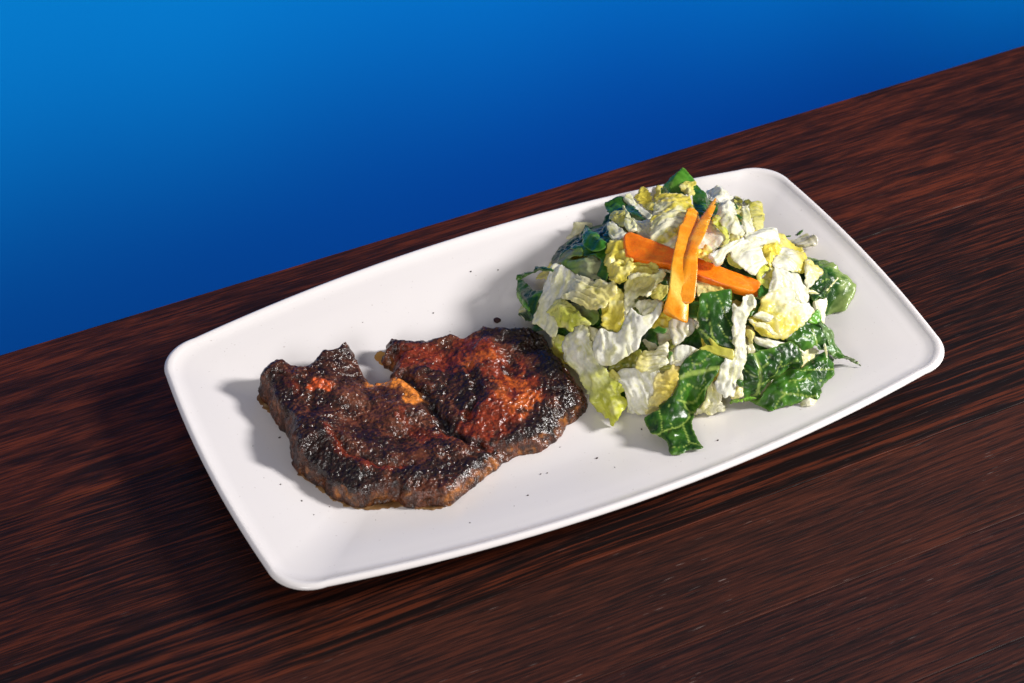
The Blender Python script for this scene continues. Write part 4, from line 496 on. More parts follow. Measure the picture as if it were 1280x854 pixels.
 {'name': 'juice_spot', 'label': 'small round dark brown juice drop on the plate behind the steak', 'kind': 'jus', 'pts': [(-9.4, 51.0, 9.2),(-7.4, 51.1, 9.2),(-6.3, 49.3, 9.1),(-7.0, 47.8, 8.9),(-9.1, 47.4, 8.9),(-10.2, 49.0, 9.0)], 'thick': 0.7},
 {'name': 'juice_spot', 'label': "orange oily juice smear on the plate in the steak's rear notch", 'kind': 'jusorange', 'pts': [(-74.8, 51.3, 9.5),(-71.0, 52.9, 9.6),(-68.2, 48.4, 9.2),(-69.6, 41.5, 8.6),(-73.5, 43.3, 8.7),(-75.7, 47.4, 9.1)], 'thick': 0.5},
 {'name': 'juice_spot', 'label': "brown grainy juice smear by the steak's left tip", 'kind': 'jusbrown', 'pts': [(-140.9, 52.6, 12.0),(-137.7, 56.3, 11.9),(-133.2, 54.3, 11.3),(-132.1, 39.4, 9.9),(-134.6, 28.8, 10.3),(-136.5, 32.6, 10.8),(-139.1, 38.3, 11.4),(-141.0, 45.9, 11.9)], 'thick': 0.5},
 {'name': 'juice_spot', 'label': "thin brown juice line along the steak's front edge", 'kind': 'jusbrown', 'pts': [(-139.5, -11.3, 11.4),(-136.2, -19.4, 10.7),(-129.5, -35.1, 9.6),(-120.4, -44.5, 9.3),(-104.3, -50.9, 9.8),(-95.8, -58.0, 11.0),(-88.7, -61.8, 11.7),(-82.1, -59.9, 11.1),(-95.9, -44.7, 9.1),(-119.2, -30.8, 8.6),(-134.7, -8.2, 10.3)], 'thick': 0.5},
 {'name': 'lettuce_scrap', 'label': '', 'kind': 'white', 'pts': [(78.4, 3.1, 39.0),(81.8, 10.8, 36.9),(85.3, 21.1, 39.2),(77.2, 31.7, 38.8),(69.1, 42.1, 40.1),(61.4, 38.4, 39.3),(60.2, 26.5, 42.4),(64.7, 14.9, 42.1),(70.8, 5.6, 42.7)], 'fill': 1},
 {'name': 'lettuce_scrap', 'label': 'dark leaf sliver between the thick and thin carrot feet', 'kind': 'green', 'pts': [(102.9, 3.9, 34.9),(94.3, 9.4, 38.0),(81.8, 8.0, 42.7),(72.2, 1.1, 42.3),(63.8, -7.7, 40.9),(70.9, -13.7, 40.5),(79.2, -17.4, 38.7),(90.4, -13.2, 35.7),(101.4, -6.1, 35.6)], 'fill': 2},
 {'name': 'lettuce_scrap', 'label': 'dull green scrap under the folded loop leaf left of the carrots', 'kind': 'pale', 'pts': [(41.3, 7.5, 38.1),(45.3, 1.0, 37.1),(56.5, -2.0, 37.4),(66.8, 1.5, 38.9),(75.4, 5.6, 38.6),(74.0, 11.7, 37.6),(67.4, 16.5, 38.5),(56.0, 17.3, 41.7),(47.4, 13.1, 41.5)], 'fill': 4},
 {'name': 'lettuce_scrap', 'label': "dark green scrap along the wide carrot strip's upper edge", 'kind': 'green', 'pts': [(109.6, 15.5, 39.9),(100.3, 16.4, 41.3),(92.4, 6.5, 40.2),(89.9, -5.8, 43.1),(94.5, -14.1, 39.6),(101.8, -17.2, 39.1),(109.8, -11.8, 35.5),(113.3, -2.1, 35.8),(115.7, 8.9, 37.9)], 'fill': 5},
 {'name': 'lettuce_scrap', 'label': '', 'kind': 'yellow', 'pts': [(81.1, -19.9, 35.1),(81.0, -12.1, 40.4),(77.6, -2.4, 40.3),(66.0, 0.5, 41.4),(56.6, -2.2, 41.2),(54.7, -10.3, 39.6),(56.9, -18.6, 34.8),(65.6, -23.6, 31.6),(74.9, -24.8, 32.7)], 'fill': 7},
 {'name': 'lettuce_scrap', 'label': '', 'kind': 'white', 'pts': [(131.9, 12.5, 31.2),(130.2, 21.8, 32.3),(119.7, 30.5, 36.5),(106.9, 35.0, 38.8),(95.5, 34.6, 37.1),(96.4, 26.5, 38.3),(100.1, 18.8, 38.2),(110.5, 13.2, 36.6),(122.8, 9.1, 36.2)], 'fill': 8},
 {'name': 'lettuce_scrap', 'label': 'dark sliver under the knobbly yellow lump left of the carrots', 'kind': 'green', 'pts': [(39.7, 40.0, 32.6),(37.2, 31.2, 33.8),(39.9, 20.1, 35.2),(48.3, 10.5, 37.9),(57.9, 8.1, 38.7),(62.4, 14.2, 38.5),(61.3, 22.9, 35.8),(57.7, 32.6, 36.5),(48.7, 40.2, 32.5)], 'fill': 9},
 {'name': 'lettuce_scrap', 'label': "yellow scrap under the wide carrot strip's right end", 'kind': 'yellow', 'pts': [(80.1, -24.7, 37.8),(86.4, -30.3, 34.6),(97.9, -30.0, 34.5),(107.2, -23.7, 35.2),(115.1, -16.1, 34.4),(110.0, -9.8, 35.0),(101.4, -7.4, 35.7),(91.4, -10.8, 38.1),(79.9, -16.1, 38.2)], 'fill': 10},
 {'name': 'lettuce_scrap', 'label': 'dark scrap behind the frilly pale leaf left of the thick carrot', 'kind': 'green', 'pts': [(42.8, -21.3, 29.2),(49.6, -19.7, 31.5),(56.0, -12.3, 38.8),(57.9, -2.3, 41.1),(56.5, 5.4, 39.5),(51.4, 7.8, 37.8),(43.8, 5.6, 36.0),(40.6, -5.7, 31.0),(40.4, -14.2, 29.5)], 'fill': 12},
 {'name': 'lettuce_scrap', 'label': '', 'kind': 'white', 'pts': [(104.6, 13.2, 44.8),(107.2, 3.7, 41.8),(112.4, -5.1, 37.4),(123.3, -9.3, 31.3),(133.7, -8.4, 25.1),(139.5, -1.3, 26.5),(134.2, 8.8, 30.6),(124.9, 18.1, 36.2),(111.8, 19.6, 41.3)], 'fill': 13},
 {'name': 'lettuce_scrap', 'label': 'white scrap edge behind the upright dark romaine leaf', 'kind': 'white', 'pts': [(66.6, -18.4, 35.8),(63.7, -23.5, 31.4),(69.2, -32.1, 33.4),(76.7, -38.4, 30.4),(86.7, -44.0, 28.4),(89.3, -37.3, 34.1),(86.0, -28.9, 34.3),(81.5, -18.9, 39.4),(72.1, -16.4, 37.3)], 'fill': 15},
 {'name': 'lettuce_scrap', 'label': '', 'kind': 'yellow', 'pts': [(36.7, 31.4, 28.8),(28.0, 30.4, 26.8),(25.7, 16.9, 28.4),(26.0, 4.2, 30.8),(31.9, -6.0, 35.3),(40.5, -3.8, 37.0),(45.7, 5.3, 37.4),(50.9, 17.7, 37.0),(44.9, 29.2, 32.8)], 'fill': 17},
 {'name': 'lettuce_scrap', 'label': '', 'kind': 'pale', 'pts': [(97.5, -27.3, 34.7),(105.6, -29.7, 33.2),(116.0, -29.5, 31.2),(129.1, -23.8, 29.0),(133.2, -15.1, 29.6),(129.5, -9.6, 33.0),(120.3, -8.2, 35.0),(109.3, -13.3, 36.8),(96.4, -19.8, 35.0)], 'fill': 18},
 {'name': 'lettuce_scrap', 'label': '', 'kind': 'green', 'pts': [(84.9, 72.5, 24.1),(78.8, 71.3, 25.7),(72.7, 63.3, 29.5),(70.9, 52.8, 31.7),(72.4, 44.8, 39.0),(76.9, 38.3, 38.1),(85.3, 44.5, 38.5),(88.9, 57.7, 34.6),(89.1, 67.9, 30.0)], 'fill': 19},
 {'name': 'lettuce_scrap', 'label': 'white scrap beside the glassy rib below the carrot feet', 'kind': 'white', 'pts': [(36.4, -8.3, 30.5),(38.2, -19.3, 30.7),(39.7, -29.2, 28.3),(49.3, -37.8, 28.1),(58.3, -38.1, 30.7),(62.4, -32.6, 33.2),(62.1, -24.3, 33.6),(57.4, -13.1, 35.6),(47.0, -10.4, 34.0)], 'fill': 20},
 {'name': 'lettuce_scrap', 'label': 'thin yellow scrap between the smooth crosswise rib and the flat white slab', 'kind': 'yellow', 'pts': [(152.4, 17.9, 19.2),(148.4, 26.2, 22.3),(135.7, 30.1, 30.1),(123.7, 27.3, 33.9),(110.1, 23.7, 38.9),(114.8, 15.1, 36.7),(122.4, 9.0, 36.0),(134.5, 8.6, 29.8),(145.6, 11.1, 23.6)], 'fill': 21},
 {'name': 'lettuce_scrap', 'label': 'dark scrap left of the ruffled golden leaf', 'kind': 'green', 'pts': [(98.5, -55.5, 19.6),(104.7, -49.4, 21.7),(107.3, -37.3, 27.6),(101.2, -24.6, 32.0),(92.6, -14.7, 39.7),(85.8, -22.0, 36.6),(79.9, -29.6, 38.1),(80.9, -44.6, 29.1),(90.3, -52.2, 24.1)], 'fill': 23},
 {'name': 'lettuce_scrap', 'label': '', 'kind': 'pale', 'pts': [(10.6, -10.2, 18.4),(16.1, -17.0, 18.8),(29.9, -13.7, 26.9),(41.1, -9.5, 32.2),(45.9, -2.1, 36.3),(47.6, 6.3, 35.2),(36.8, 9.9, 33.5),(23.7, 4.7, 29.3),(14.0, -1.9, 22.5)], 'fill': 25},
 {'name': 'lettuce_scrap', 'label': '', 'kind': 'green', 'pts': [(130.5, -27.3, 24.5),(137.5, -28.0, 20.5),(141.4, -14.9, 24.8),(142.0, -2.1, 28.0),(137.6, 4.9, 30.3),(131.8, 9.4, 33.8),(124.6, 2.2, 36.2),(122.6, -12.6, 33.8),(125.2, -23.4, 25.7)], 'fill': 26},
 {'name': 'lettuce_scrap', 'label': '', 'kind': 'white', 'pts': [(63.2, 78.4, 18.7),(56.9, 75.0, 21.0),(50.0, 67.7, 24.1),(49.2, 54.3, 32.7),(53.6, 46.2, 35.8),(60.1, 45.5, 34.8),(66.5, 51.9, 36.1),(70.4, 63.4, 28.6),(68.3, 73.8, 23.4)], 'fill': 27},
 {'name': 'lettuce_scrap', 'label': '', 'kind': 'yellow', 'pts': [(78.3, -39.4, 30.0),(74.3, -31.5, 36.0),(64.3, -29.5, 34.9),(52.7, -27.9, 31.4),(49.8, -37.0, 26.0),(46.8, -45.2, 21.3),(55.8, -49.8, 20.9),(65.3, -51.1, 21.8),(76.0, -48.3, 24.5)], 'fill': 28},
 {'name': 'lettuce_scrap', 'label': '', 'kind': 'green', 'pts': [(1.4, 29.9, 14.0),(6.3, 21.8, 18.6),(19.5, 17.7, 25.5),(32.2, 16.8, 30.5),(40.2, 21.1, 32.2),(44.0, 27.4, 33.2),(34.0, 33.2, 30.7),(21.9, 37.8, 24.9),(10.2, 35.1, 19.3)], 'fill': 30},
 {'name': 'lettuce_scrap', 'label': 'dull pale scrap behind the ragged yellow leaf at the back', 'kind': 'pale', 'pts': [(100.0, 57.4, 34.1),(104.5, 62.4, 31.1),(102.0, 72.6, 24.2),(95.1, 79.8, 19.2),(87.6, 85.3, 19.1),(81.8, 81.9, 18.1),(79.5, 73.4, 24.3),(86.5, 63.9, 30.9),(93.5, 56.1, 35.4)], 'fill': 32},
 {'name': 'lettuce_scrap', 'label': 'dark green scrap in the hollow below the Y shaped rib', 'kind': 'green', 'pts': [(48.1, -12.9, 37.4),(39.4, -13.2, 33.1),(29.6, -15.4, 27.6),(21.8, -24.3, 19.2),(15.5, -33.3, 10.4),(20.1, -37.7, 11.4),(29.4, -36.6, 19.3),(41.5, -30.7, 29.0),(45.2, -21.2, 32.7)], 'fill': 33},
 {'name': 'lettuce_scrap', 'label': "yellow scrap edge in the wide dark rear-left leaf's hollow", 'kind': 'yellow', 'pts': [(21.7, 58.5, 18.8),(22.4, 51.2, 22.9),(34.3, 47.7, 29.7),(48.7, 45.4, 31.7),(55.9, 52.4, 28.7),(58.2, 60.1, 27.4),(47.4, 65.3, 23.5),(35.4, 68.5, 18.1),(22.1, 66.3, 12.9)], 'fill': 35},
 {'name': 'lettuce_scrap', 'label': '', 'kind': 'white', 'pts': [(84.1, -28.9, 30.4),(78.1, -36.1, 29.1),(75.0, -47.1, 26.1),(73.6, -60.1, 20.6),(78.4, -66.4, 14.8),(83.9, -69.1, 14.6),(89.6, -61.6, 16.1),(92.3, -47.7, 23.4),(89.2, -36.1, 27.1)], 'fill': 36},
 {'name': 'lettuce_scrap', 'label': "dark green sliver at the thin carrot's pointed tip", 'kind': 'green', 'pts': [(126.1, 77.9, 18.5),(120.2, 69.8, 20.9),(113.3, 62.1, 26.1),(117.0, 50.2, 31.8),(123.2, 42.7, 30.3),(131.2, 42.8, 27.2),(135.4, 52.0, 22.8),(136.7, 62.0, 17.4),(134.9, 74.6, 18.0)], 'fill': 37},
 {'name': 'lettuce_scrap', 'label': "yellow scrap between the broad left rib and the long leaf's white head", 'kind': 'yellow', 'pts': [(33.7, 4.7, 34.0),(26.5, 12.0, 32.0),(18.2, 16.1, 27.4),(8.6, 15.3, 20.1),(1.6, 10.6, 14.0),(0.0, 3.3, 10.9),(6.7, -2.7, 15.5),(17.2, -7.7, 21.8),(27.0, -2.5, 29.0)], 'fill': 38},
 {'name': 'lettuce_scrap', 'label': 'dark green scrap under the small rear-left green leaf', 'kind': 'green', 'pts': [(85.6, 76.1, 22.4),(83.9, 82.7, 18.4),(72.6, 84.7, 18.7),(60.8, 86.3, 18.8),(54.0, 80.9, 17.4),(53.6, 74.5, 23.3),(61.5, 69.8, 27.8),(72.3, 66.9, 29.2),(81.8, 70.5, 25.5)], 'fill': 40},
 {'name': 'lettuce_scrap', 'label': 'white scrap behind the large romaine leaf at the front', 'kind': 'white', 'pts': [(43.8, -28.4, 26.6),(37.6, -32.3, 23.5),(36.2, -42.6, 20.7),(36.5, -53.4, 14.7),(42.8, -56.7, 14.4),(48.0, -56.0, 16.8),(54.1, -52.5, 19.2),(54.4, -41.1, 23.2),(50.5, -31.4, 27.3)], 'fill': 41},
 {'name': 'lettuce_scrap', 'label': 'white scrap edge between the drooping dark leaf and broad left rib', 'kind': 'white', 'pts': [(2.6, 45.9, 12.9),(3.7, 39.3, 12.4),(13.6, 34.2, 19.3),(24.5, 34.9, 25.7),(35.0, 36.8, 27.5),(35.3, 43.7, 25.5),(27.0, 49.2, 23.1),(17.1, 51.3, 17.5),(6.9, 51.1, 12.8)], 'fill': 43},
 {'name': 'lettuce_scrap', 'label': 'dark scrap between the glossy blistered leaf and the pale-tailed leaf', 'kind': 'green', 'pts': [(122.7, -60.2, 13.5),(119.5, -52.8, 17.5),(112.9, -46.6, 23.1),(103.3, -41.8, 25.8),(94.2, -43.0, 24.9),(88.9, -48.4, 22.3),(97.3, -56.3, 19.1),(105.9, -61.3, 14.8),(115.9, -63.8, 14.2)], 'fill': 44},
 {'name': 'lettuce_scrap', 'label': '', 'kind': 'yellow', 'pts': [(106.5, 54.4, 34.1),(115.2, 61.7, 28.2),(121.2, 71.8, 20.5),(120.5, 84.1, 19.8),(116.2, 93.8, 23.0),(108.0, 95.3, 23.3),(101.9, 86.0, 19.7),(95.7, 75.0, 21.1),(100.1, 63.8, 30.1)], 'fill': 45},
]
STEAK = {'centre': (-74.1, 4.6), 'outline': [(-135.8, 49.1, 19.0), (-131.6, 51.0, 22.0), (-125.4, 52.1, 22.0), (-121.0, 50.6, 19.0), (-115.1, 46.5, 19.0), (-109.8, 46.3, 20.5), (-102.5, 51.3, 20.5), (-96.6, 48.9, 20.5), (-92.1, 52.4, 20.5), (-87.7, 50.2, 20.5), (-87.7, 42.9, 20.5), (-86.6, 33.2, 19.0), (-86.9, 27.6, 18.0), (-83.6, 29.3, 16.0), (-80.3, 27.6, 18.0), (-74.8, 29.7, 19.0), (-71.7, 35.2, 19.0), (-74.3, 42.9, 19.0), (-66.8, 50.4, 19.0), (-61.6, 48.1, 19.0), (-51.3, 43.0, 19.0), (-37.1, 39.6, 19.0), (-32.0, 33.5, 19.0), (-20.8, 38.6, 19.0), (-18.0, 33.1, 19.0), (-7.1, 29.2, 19.0), (1.1, 26.3, 19.0), (5.5, 16.7, 19.0), (2.6, 7.3, 19.0), (4.4, -1.8, 19.0), (4.9, -12.5, 18.0), (4.2, -25.7, 14.0), (0.2, -30.5, 11.1), (-11.9, -36.9, 10.2), (-17.5, -40.9, 9.7), (-29.7, -45.1, 9.3), (-38.4, -44.1, 9.3), (-46.3, -43.4, 9.3), (-54.0, -47.5, 9.7), (-61.4, -50.6, 10.0), (-71.4, -55.7, 10.4), (-82.6, -61.1, 11.9), (-89.5, -60.3, 11.9), (-102.2, -52.6, 10.4), (-105.1, -46.0, 9.8), (-114.4, -44.0, 9.7), (-119.9, -43.4, 9.7), (-127.9, -34.6, 9.9), (-133.8, -24.4, 10.8), (-138.9, -12.6, 12.0), (-139.1, -4.3, 13.0), (-138.6, 2.5, 15.9), (-135.7, 12.5, 17.2), (-136.0, 21.4, 17.3), (-136.5, 27.0, 17.5), (-137.1, 37.2, 17.7), (-137.3, 43.9, 17.8)], 'strokes': [('red', 11, 1.0, [(-30.9, 15.5, 19.0), (-26.9, -2.7, 19.0), (-22.6, -16.2, 19.0), (-41.9, -24.6, 19.0), (-55.0, -26.9, 19.0)]), ('red', 8, 0.9, [(-67.7, 33.7, 19.0), (-55.9, 32.6, 19.0), (-48.2, 21.8, 19.0)]), ('red', 6, 0.8, [(-36.3, 27.7, 19.0), (-28.2, 21.3, 19.0)]), ('orange', 5, 0.9, [(-24.1, -6.4, 19.0), (-21.9, -21.1, 19.0), (-30.3, -25.9, 19.0)]), ('orange', 3.5, 0.8, [(-42.4, 14.2, 19.0), (-27.9, 11.8, 19.0)]), ('orange', 3, 0.7, [(-34.6, -5.8, 19.0), (-35.6, -21.0, 19.0)]), ('fat', 4.6, 1.2, [(-87.4, 21.4, 19.0), (-79.2, 21.2, 19.0), (-74.6, 14.0, 19.0), (-71.6, 3.4, 19.0), (-75.3, 1.8, 19.0)]), ('fatred', 3.6, 1.2, [(-114.8, 26.9, 19.0), (-110.8, 24.9, 19.0)]), ('red', 3, 0.5, [(-126.1, 39.3, 19.0), (-124.0, 29.2, 19.0)]), ('red', 2.5, 0.8, [(-120.0, -5.9, 19.0), (-120.2, -20.7, 19.0), (-108.2, -33.9, 19.0), (-97.9, -36.9, 19.0)]), ('red', 3, 0.6, [(-84.6, -5.8, 19.0), (-80.2, -23.2, 19.0), (-68.9, -24.5, 19.0)]), ('brown', 4, 0.5, [(-101.5, 18.1, 19.0), (-94.5, -1.0, 19.0)]), ('brown', 3, 0.6, [(-126.9, 48.9, 19.0), (-125.6, 36.7, 19.0)]), ('char', 7, 1.0, [(-9.2, -20.5, 19.0), (-5.4, -31.4, 19.0), (-25.1, -37.3, 19.0), (-40.8, -41.5, 19.0)]), ('char', 8, 1.0, [(-20.7, 27.2, 19.0), (-8.8, 18.9, 19.0), (-0.5, 10.0, 19.0), (-5.4, -6.4, 19.0)]), ('char', 5, 0.8, [(-42.1, -2.1, 19.0), (-54.6, -9.5, 19.0), (-46.7, -2.1, 19.0)]), ('char', 3, 1.0, [(-69.3, 15.9, 19.0), (-67.4, -7.6, 19.0), (-65.6, -23.9, 19.0), (-58.3, -37.3, 19.0)]), ('char', 9, 0.9, [(-131.0, -0.5, 19.0), (-131.2, -19.5, 19.0), (-118.1, -40.5, 19.0)]), ('char', 6, 0.9, [(-94.2, -41.9, 19.0), (-79.0, -47.2, 19.0), (-58.3, -46.9, 19.0)]), ('char', 6, 0.8, [(-103.9, 42.2, 19.0), (-92.7, 43.7, 19.0)]), ('char', 4, 0.8, [(-67.4, 45.4, 19.0), (-52.0, 41.4, 19.0), (-39.6, 37.7, 19.0)]), ('char', 5, 0.6, [(-108.1, -5.2, 19.0), (-101.1, -23.7, 19.0)]), ('char', 3, 0.9, [(-25.5, 3.6, 19.0), (-21.8, -1.7, 19.0)]), ('char', 6, 0.7, [(-128.9, 47.6, 19.0), (-129.2, 27.2, 19.0)]), ('char', 4, 0.7, [(-63.7, -2.7, 19.0), (-66.5, -19.1, 19.0)])], 'groove': [(4.5, 3.2, [(-86.0, 23.0, 19.0), (-72.7, 22.2, 19.0), (-67.5, 5.9, 19.0), (-67.0, -10.1, 19.0), (-65.6, -23.9, 19.0), (-61.1, -33.7, 19.0), (-53.6, -40.0, 19.0), (-46.5, -44.1, 19.0)]), (2.2, 2.2, [(-40.7, 11.0, 19.0), (-45.5, -9.5, 19.0), (-57.5, -19.1, 19.0)]), (1.5, 1.5, [(-119.3, -4.0, 19.0), (-118.3, -19.5, 19.0), (-107.1, -31.3, 19.0), (-92.0, -36.7, 19.0)]), (1.5, 2, [(-113.6, 44.6, 19.0), (-116.5, 25.5, 19.0), (-125.5, 9.9, 19.0)]), (1.2, 1.5, [(-23.4, 4.9, 19.0), (-22.3, -2.6, 19.0), (-30.7, -0.8, 19.0)]), (-3, 6, [(-75.9, 14.6, 19.0), (-69.1, 2.2, 19.0)]), (-2.5, 9, [(-30.0, 17.5, 19.0), (-31.7, -9.5, 19.0), (-24.3, -19.9, 19.0)]), (-2, 7, [(-96.5, 45.5, 19.0), (-91.9, 45.6, 19.0)]), (-1.5, 5, [(-118.9, 4.4, 19.0), (-123.1, -17.2, 19.0), (-112.4, -37.1, 19.0), (-92.5, -44.8, 19.0)]), (-2, 4, [(-86.8, 21.1, 19.0), (-79.3, 20.8, 19.0)]), (2.0, 6, [(-49.9, 32.0, 19.0), (-47.4, 16.7, 19.0)]), (-1.5, 4, [(2.4, 6.2, 19.0), (-5.5, -22.4, 19.0), (-29.7, -37.2, 19.0), (-48.5, -38.8, 19.0)])]}
SPECKS = [(-166.5, -7.1, 8.0, 0.35), (-150.5, -16.7, 8.0, 0.4), (-143.3, -40.2, 8.0, 0.5), (-145.1, -29.7, 8.0, 0.5), (-134.3, -36.7, 8.0, 0.4), (-133.2, -9.4, 8.0, 0.4), (-139.1, 15.7, 8.0, 0.5), (-135.6, 39.4, 8.0, 0.4), (-146.1, -54.4, 8.0, 0.3), (-133.3, -61.8, 8.0, 0.3), (-36.4, 66.0, 8.0, 0.4), (-7.6, 82.8, 8.0, 0.45), (6.2, 78.9, 8.0, 0.35), (-31.0, 109.7, 8.0, 0.3), (-72.5, 72.7, 8.0, 0.3), (-50.0, -73.5, 8.0, 0.4), (-37.2, -60.7, 8.0, 0.35), (-34.2, -61.5, 8.0, 0.35), (-8.9, -63.3, 8.0, 0.5), (-59.2, -78.1, 8.0, 0.3), (-82.2, -79.6, 8.0, 0.35), (-5.6, -75.0, 8.0, 0.3), (45.2, -82.7, 8.0, 0.6), (20.0, -53.9, 8.0, 0.45), (99.1, -78.5, 8.0, 0.5), (129.2, -65.3, 8.0, 0.3), (126.7, -69.3, 8.0, 0.3), (165.5, -34.3, 8.0, 0.35), (168.6, -43.5, 8.0, 0.3), (159.4, -59.1, 8.0, 0.3), (162.3, -70.5, 8.0, 0.3), (-118.3, -54.1, 8.0, 0.3), (172.6, 11.3, 8.0, 0.3), (173.1, 19.9, 8.0, 0.25), (-20.3, -46.9, 8.0, 0.3), (99.6, -68.7, 8.0, 0.25)]


# ------------------------------------------------------------------ steak
def steak_material():
    m, nt, p, out = new_mat('seared_meat'); n = N(nt)
    tc = n.add('ShaderNodeTexCoord').outputs['Object']
    at = n.add('ShaderNodeAttribute', attribute_name='Col')
    c0 = at.outputs['Color']; fatw = at.outputs['Alpha']
    g1 = n.noise(tc, 560, 2.0, 0.6); g2 = n.noise(tc, 240, 4.0, 0.65); g3 = n.noise(tc, 1100, 1.0)
    crust = n.math('ADD', n.math('MULTIPLY', g1, 0.5), n.math('MULTIPLY', g2, 0.5))
    k = n.math('MULTIPLY', n.math('SUBTRACT', crust, 0.36), 4.2, True)
    c = n.mix(1.0, c0, n.ramp(k, [(0.0, (0.40, 0.34, 0.34)), (0.5, (0.95, 0.92, 0.92)), (1.0, (1.7, 1.6, 1.45))]), 'MULTIPLY')
    n.link(c, p.inputs['Base Color'])
    wet = n.noise(tc, 120, 3.0)
    n.link(n.math('ADD', n.math('MULTIPLY', wet, 0.34), 0.07), p.inputs['Roughness'])
    p.inputs['Specular IOR Level'].default_value = 0.5
    p.inputs['Coat Weight'].default_value = 0.10
    p.inputs['Coat Roughness'].default_value = 0.10
    h = n.math('ADD', n.math('MULTIPLY', g2, 0.7), n.math('ADD', n.math('MULTIPLY', g1, 0.7), n.math('MULTIPLY', g3, 0.22)))
    b = n.bump(h, 0.8, 0.0011)
    n.link(b, p.inputs['Normal'])
    n.link(b, p.inputs['Coat Normal'])
    return m

def build_steak():
    O = np.array(STEAK['outline'])[:, :2]/1000
    poly = closed_spline(O, 0.0007)
    nrm = np.roll(poly, -1, 0) - np.roll(poly, 1, 0); nrm = np.c_[nrm[:, 1], -nrm[:, 0]]; nrm /= np.linalg.norm(nrm, axis=1)[:, None] + 1e-9
    area2 = np.sum(poly[:, 0]*np.roll(poly[:, 1], -1) - np.roll(poly[:, 0], -1)*poly[:, 1])
    if area2 < 0: nrm = -nrm
    poly = poly + nrm*(0.0005*fbm(np.c_[poly*380, np.zeros(len(poly))], 3, 3) + 0.0011*vnoise(np.c_[poly*130, np.zeros(len(poly))], 2))[:, None]
    T = 0.0120; Wd = 0.0042
    pts = []
    for dd in (0.00004, 0.00014, 0.0003, 0.00055, 0.0009, 0.0013, 0.0018, 0.0024, 0.0031):
        q = poly - nrm*dd
        pts.append(q[poly_dist(q, poly, True) > dd*0.85])
    lo, hi = poly.min(0), poly.max(0); s = 0.00048
    gx, gy = np.meshgrid(np.arange(lo[0], hi[0], s), np.arange(lo[1], hi[1], s*0.87))
    gx = gx + (np.arange(gx.shape[0]) % 2)[:, None]*s/2
    g = np.c_[gx.ravel(), gy.ravel()]
    rr = np.random.default_rng(1); g = g + rr.uniform(-0.2, 0.2, g.shape)*s
    g = g[inside(g, poly)]
    g = g[poly_dist(g, poly, True) > 0.0036]
    pts.append(g)
    pts = np.vstack(pts); pts = pts[inside(pts, poly)]
    v, f = cdt(poly, pts)
    d = poly_dist(v, poly, True)
    n0 = np.c_[v*55, np.zeros(len(v))]
    t = np.clip(d/(Wd*(1.15 + 0.55*vnoise(n0, 4))), 0, 1)
    prof = (1 - (1 - t)**2.0)**(1/1.75)
    p3 = np.c_[v, np.zeros(len(v))]
    big = fbm(p3*70, 5, 2)
    lift = lambda u, r: np.exp(-((v - np.array(u)/1000)**2).sum(1)/(r/1000)**2)
    H = T*(1 + 0.10*big + 0.20*vnoise(p3*48, 6)) + 0.0060*lift(STEAK['outline'][1][:2], 30) + 0.004*lift(STEAK['outline'][8][:2], 16) + 0.002*lift(STEAK['outline'][23][:2], 25) + 0.0045*lift(STEAK['outline'][50][:2], 34)
    nn_ = np.array([((poly - q)**2).sum(1).argmin() for q in v])
    front = sstep(-0.2, 0.5, -nrm[nn_][:, 1])
    H = H*(1 - 0.36*front*sstep(0.024, 0.0, d))
    for dep, r, path in STEAK['groove']:
        q = np.array(path)[:, :2]/1000; r = r/1000
        e = poly_dist(v + 0.0012*np.c_[vnoise(p3*260, 8), vnoise(p3*260, 9)], q)
        H = H - dep/1000*np.exp(-(e/r)**2)
    # crust relief: lumps, grains and ridges of muscle fibre
    arc = np.linalg.norm(v - np.array(STEAK['centre'])/1000, axis=1)
    fibre = np.sin(arc*1500 + 7.0*fbm(p3*75, 71, 3))*sstep(0.0, 0.6, vnoise(p3*50, 72))
    lump = fbm(p3*190, 11, 3); grain = fbm(p3*620, 12, 2); ridge = 1 - np.abs(fbm(p3*np.array([230, 330, 1]), 14, 2))
    gm = 0.60 + 0.50*sstep(-0.25, 0.35, fbm(p3*70, 75, 2))
    for c_, r_, w_, path_ in STEAK['strokes']:
        if c_ in ('red', 'orange', 'fat') and r_ > 3:
            gm = gm*(1 - 0.45*sstep(1.3, 0.5, poly_dist(v, np.array(path_)[:, :2]/1000)/(r_/1000)))
    wv = v + 0.0004*np.c_[vnoise(p3*500, 91), vnoise(p3*500, 92)]
    gran = gm*(0.00062*cells(wv, 0.0019, 1) + 0.00040*cells(wv, 0.0011, 2))
    rel = gran + 0.0006*lump + 0.00018*grain + 0.0004*ridge + 0.00022*fibre
    z = plate_z(v[:, 0], v[:, 1]) + 0.0002 + H*prof + rel*sstep(0.0, 0.5, t)
    side = sstep(0.75, 0.15, t)
    bulge = 0.0012*fbm(np.c_[v*300, z*420], 15, 3)*sstep(0, 0.02, t)*side
    # sideways relief on the flank
    near = np.array([((v[:, None, 0][i:i+1] - poly[:, 0])**2 + (v[:, None, 1][i:i+1] - poly[:, 1])**2).argmin() for i in np.where(side > 0)[0]])
    xy = v.copy(); idx = np.where(side > 0)[0]
    xy[idx] += nrm[near]*bulge[idx, None]
    X = np.c_[xy, z]
    # ------------- pigment: raw sear brown, char, red glaze, fat
    C = {'base': (0.092, 0.027, 0.013), 'char': (0.0065, 0.0038, 0.0045), 'red': (0.165, 0.024, 0.008), 'orange': (0.37, 0.078, 0.012),
         'fat': (0.60, 0.20, 0.030), 'fatred': (0.50, 0.085, 0.018), 'brown': (0.13, 0.045, 0.025), 'side': (0.085, 0.026, 0.010), 'sidefat': (0.32, 0.115, 0.020)}
    colr = np.tile(np.array(C['base']), (len(v), 1))
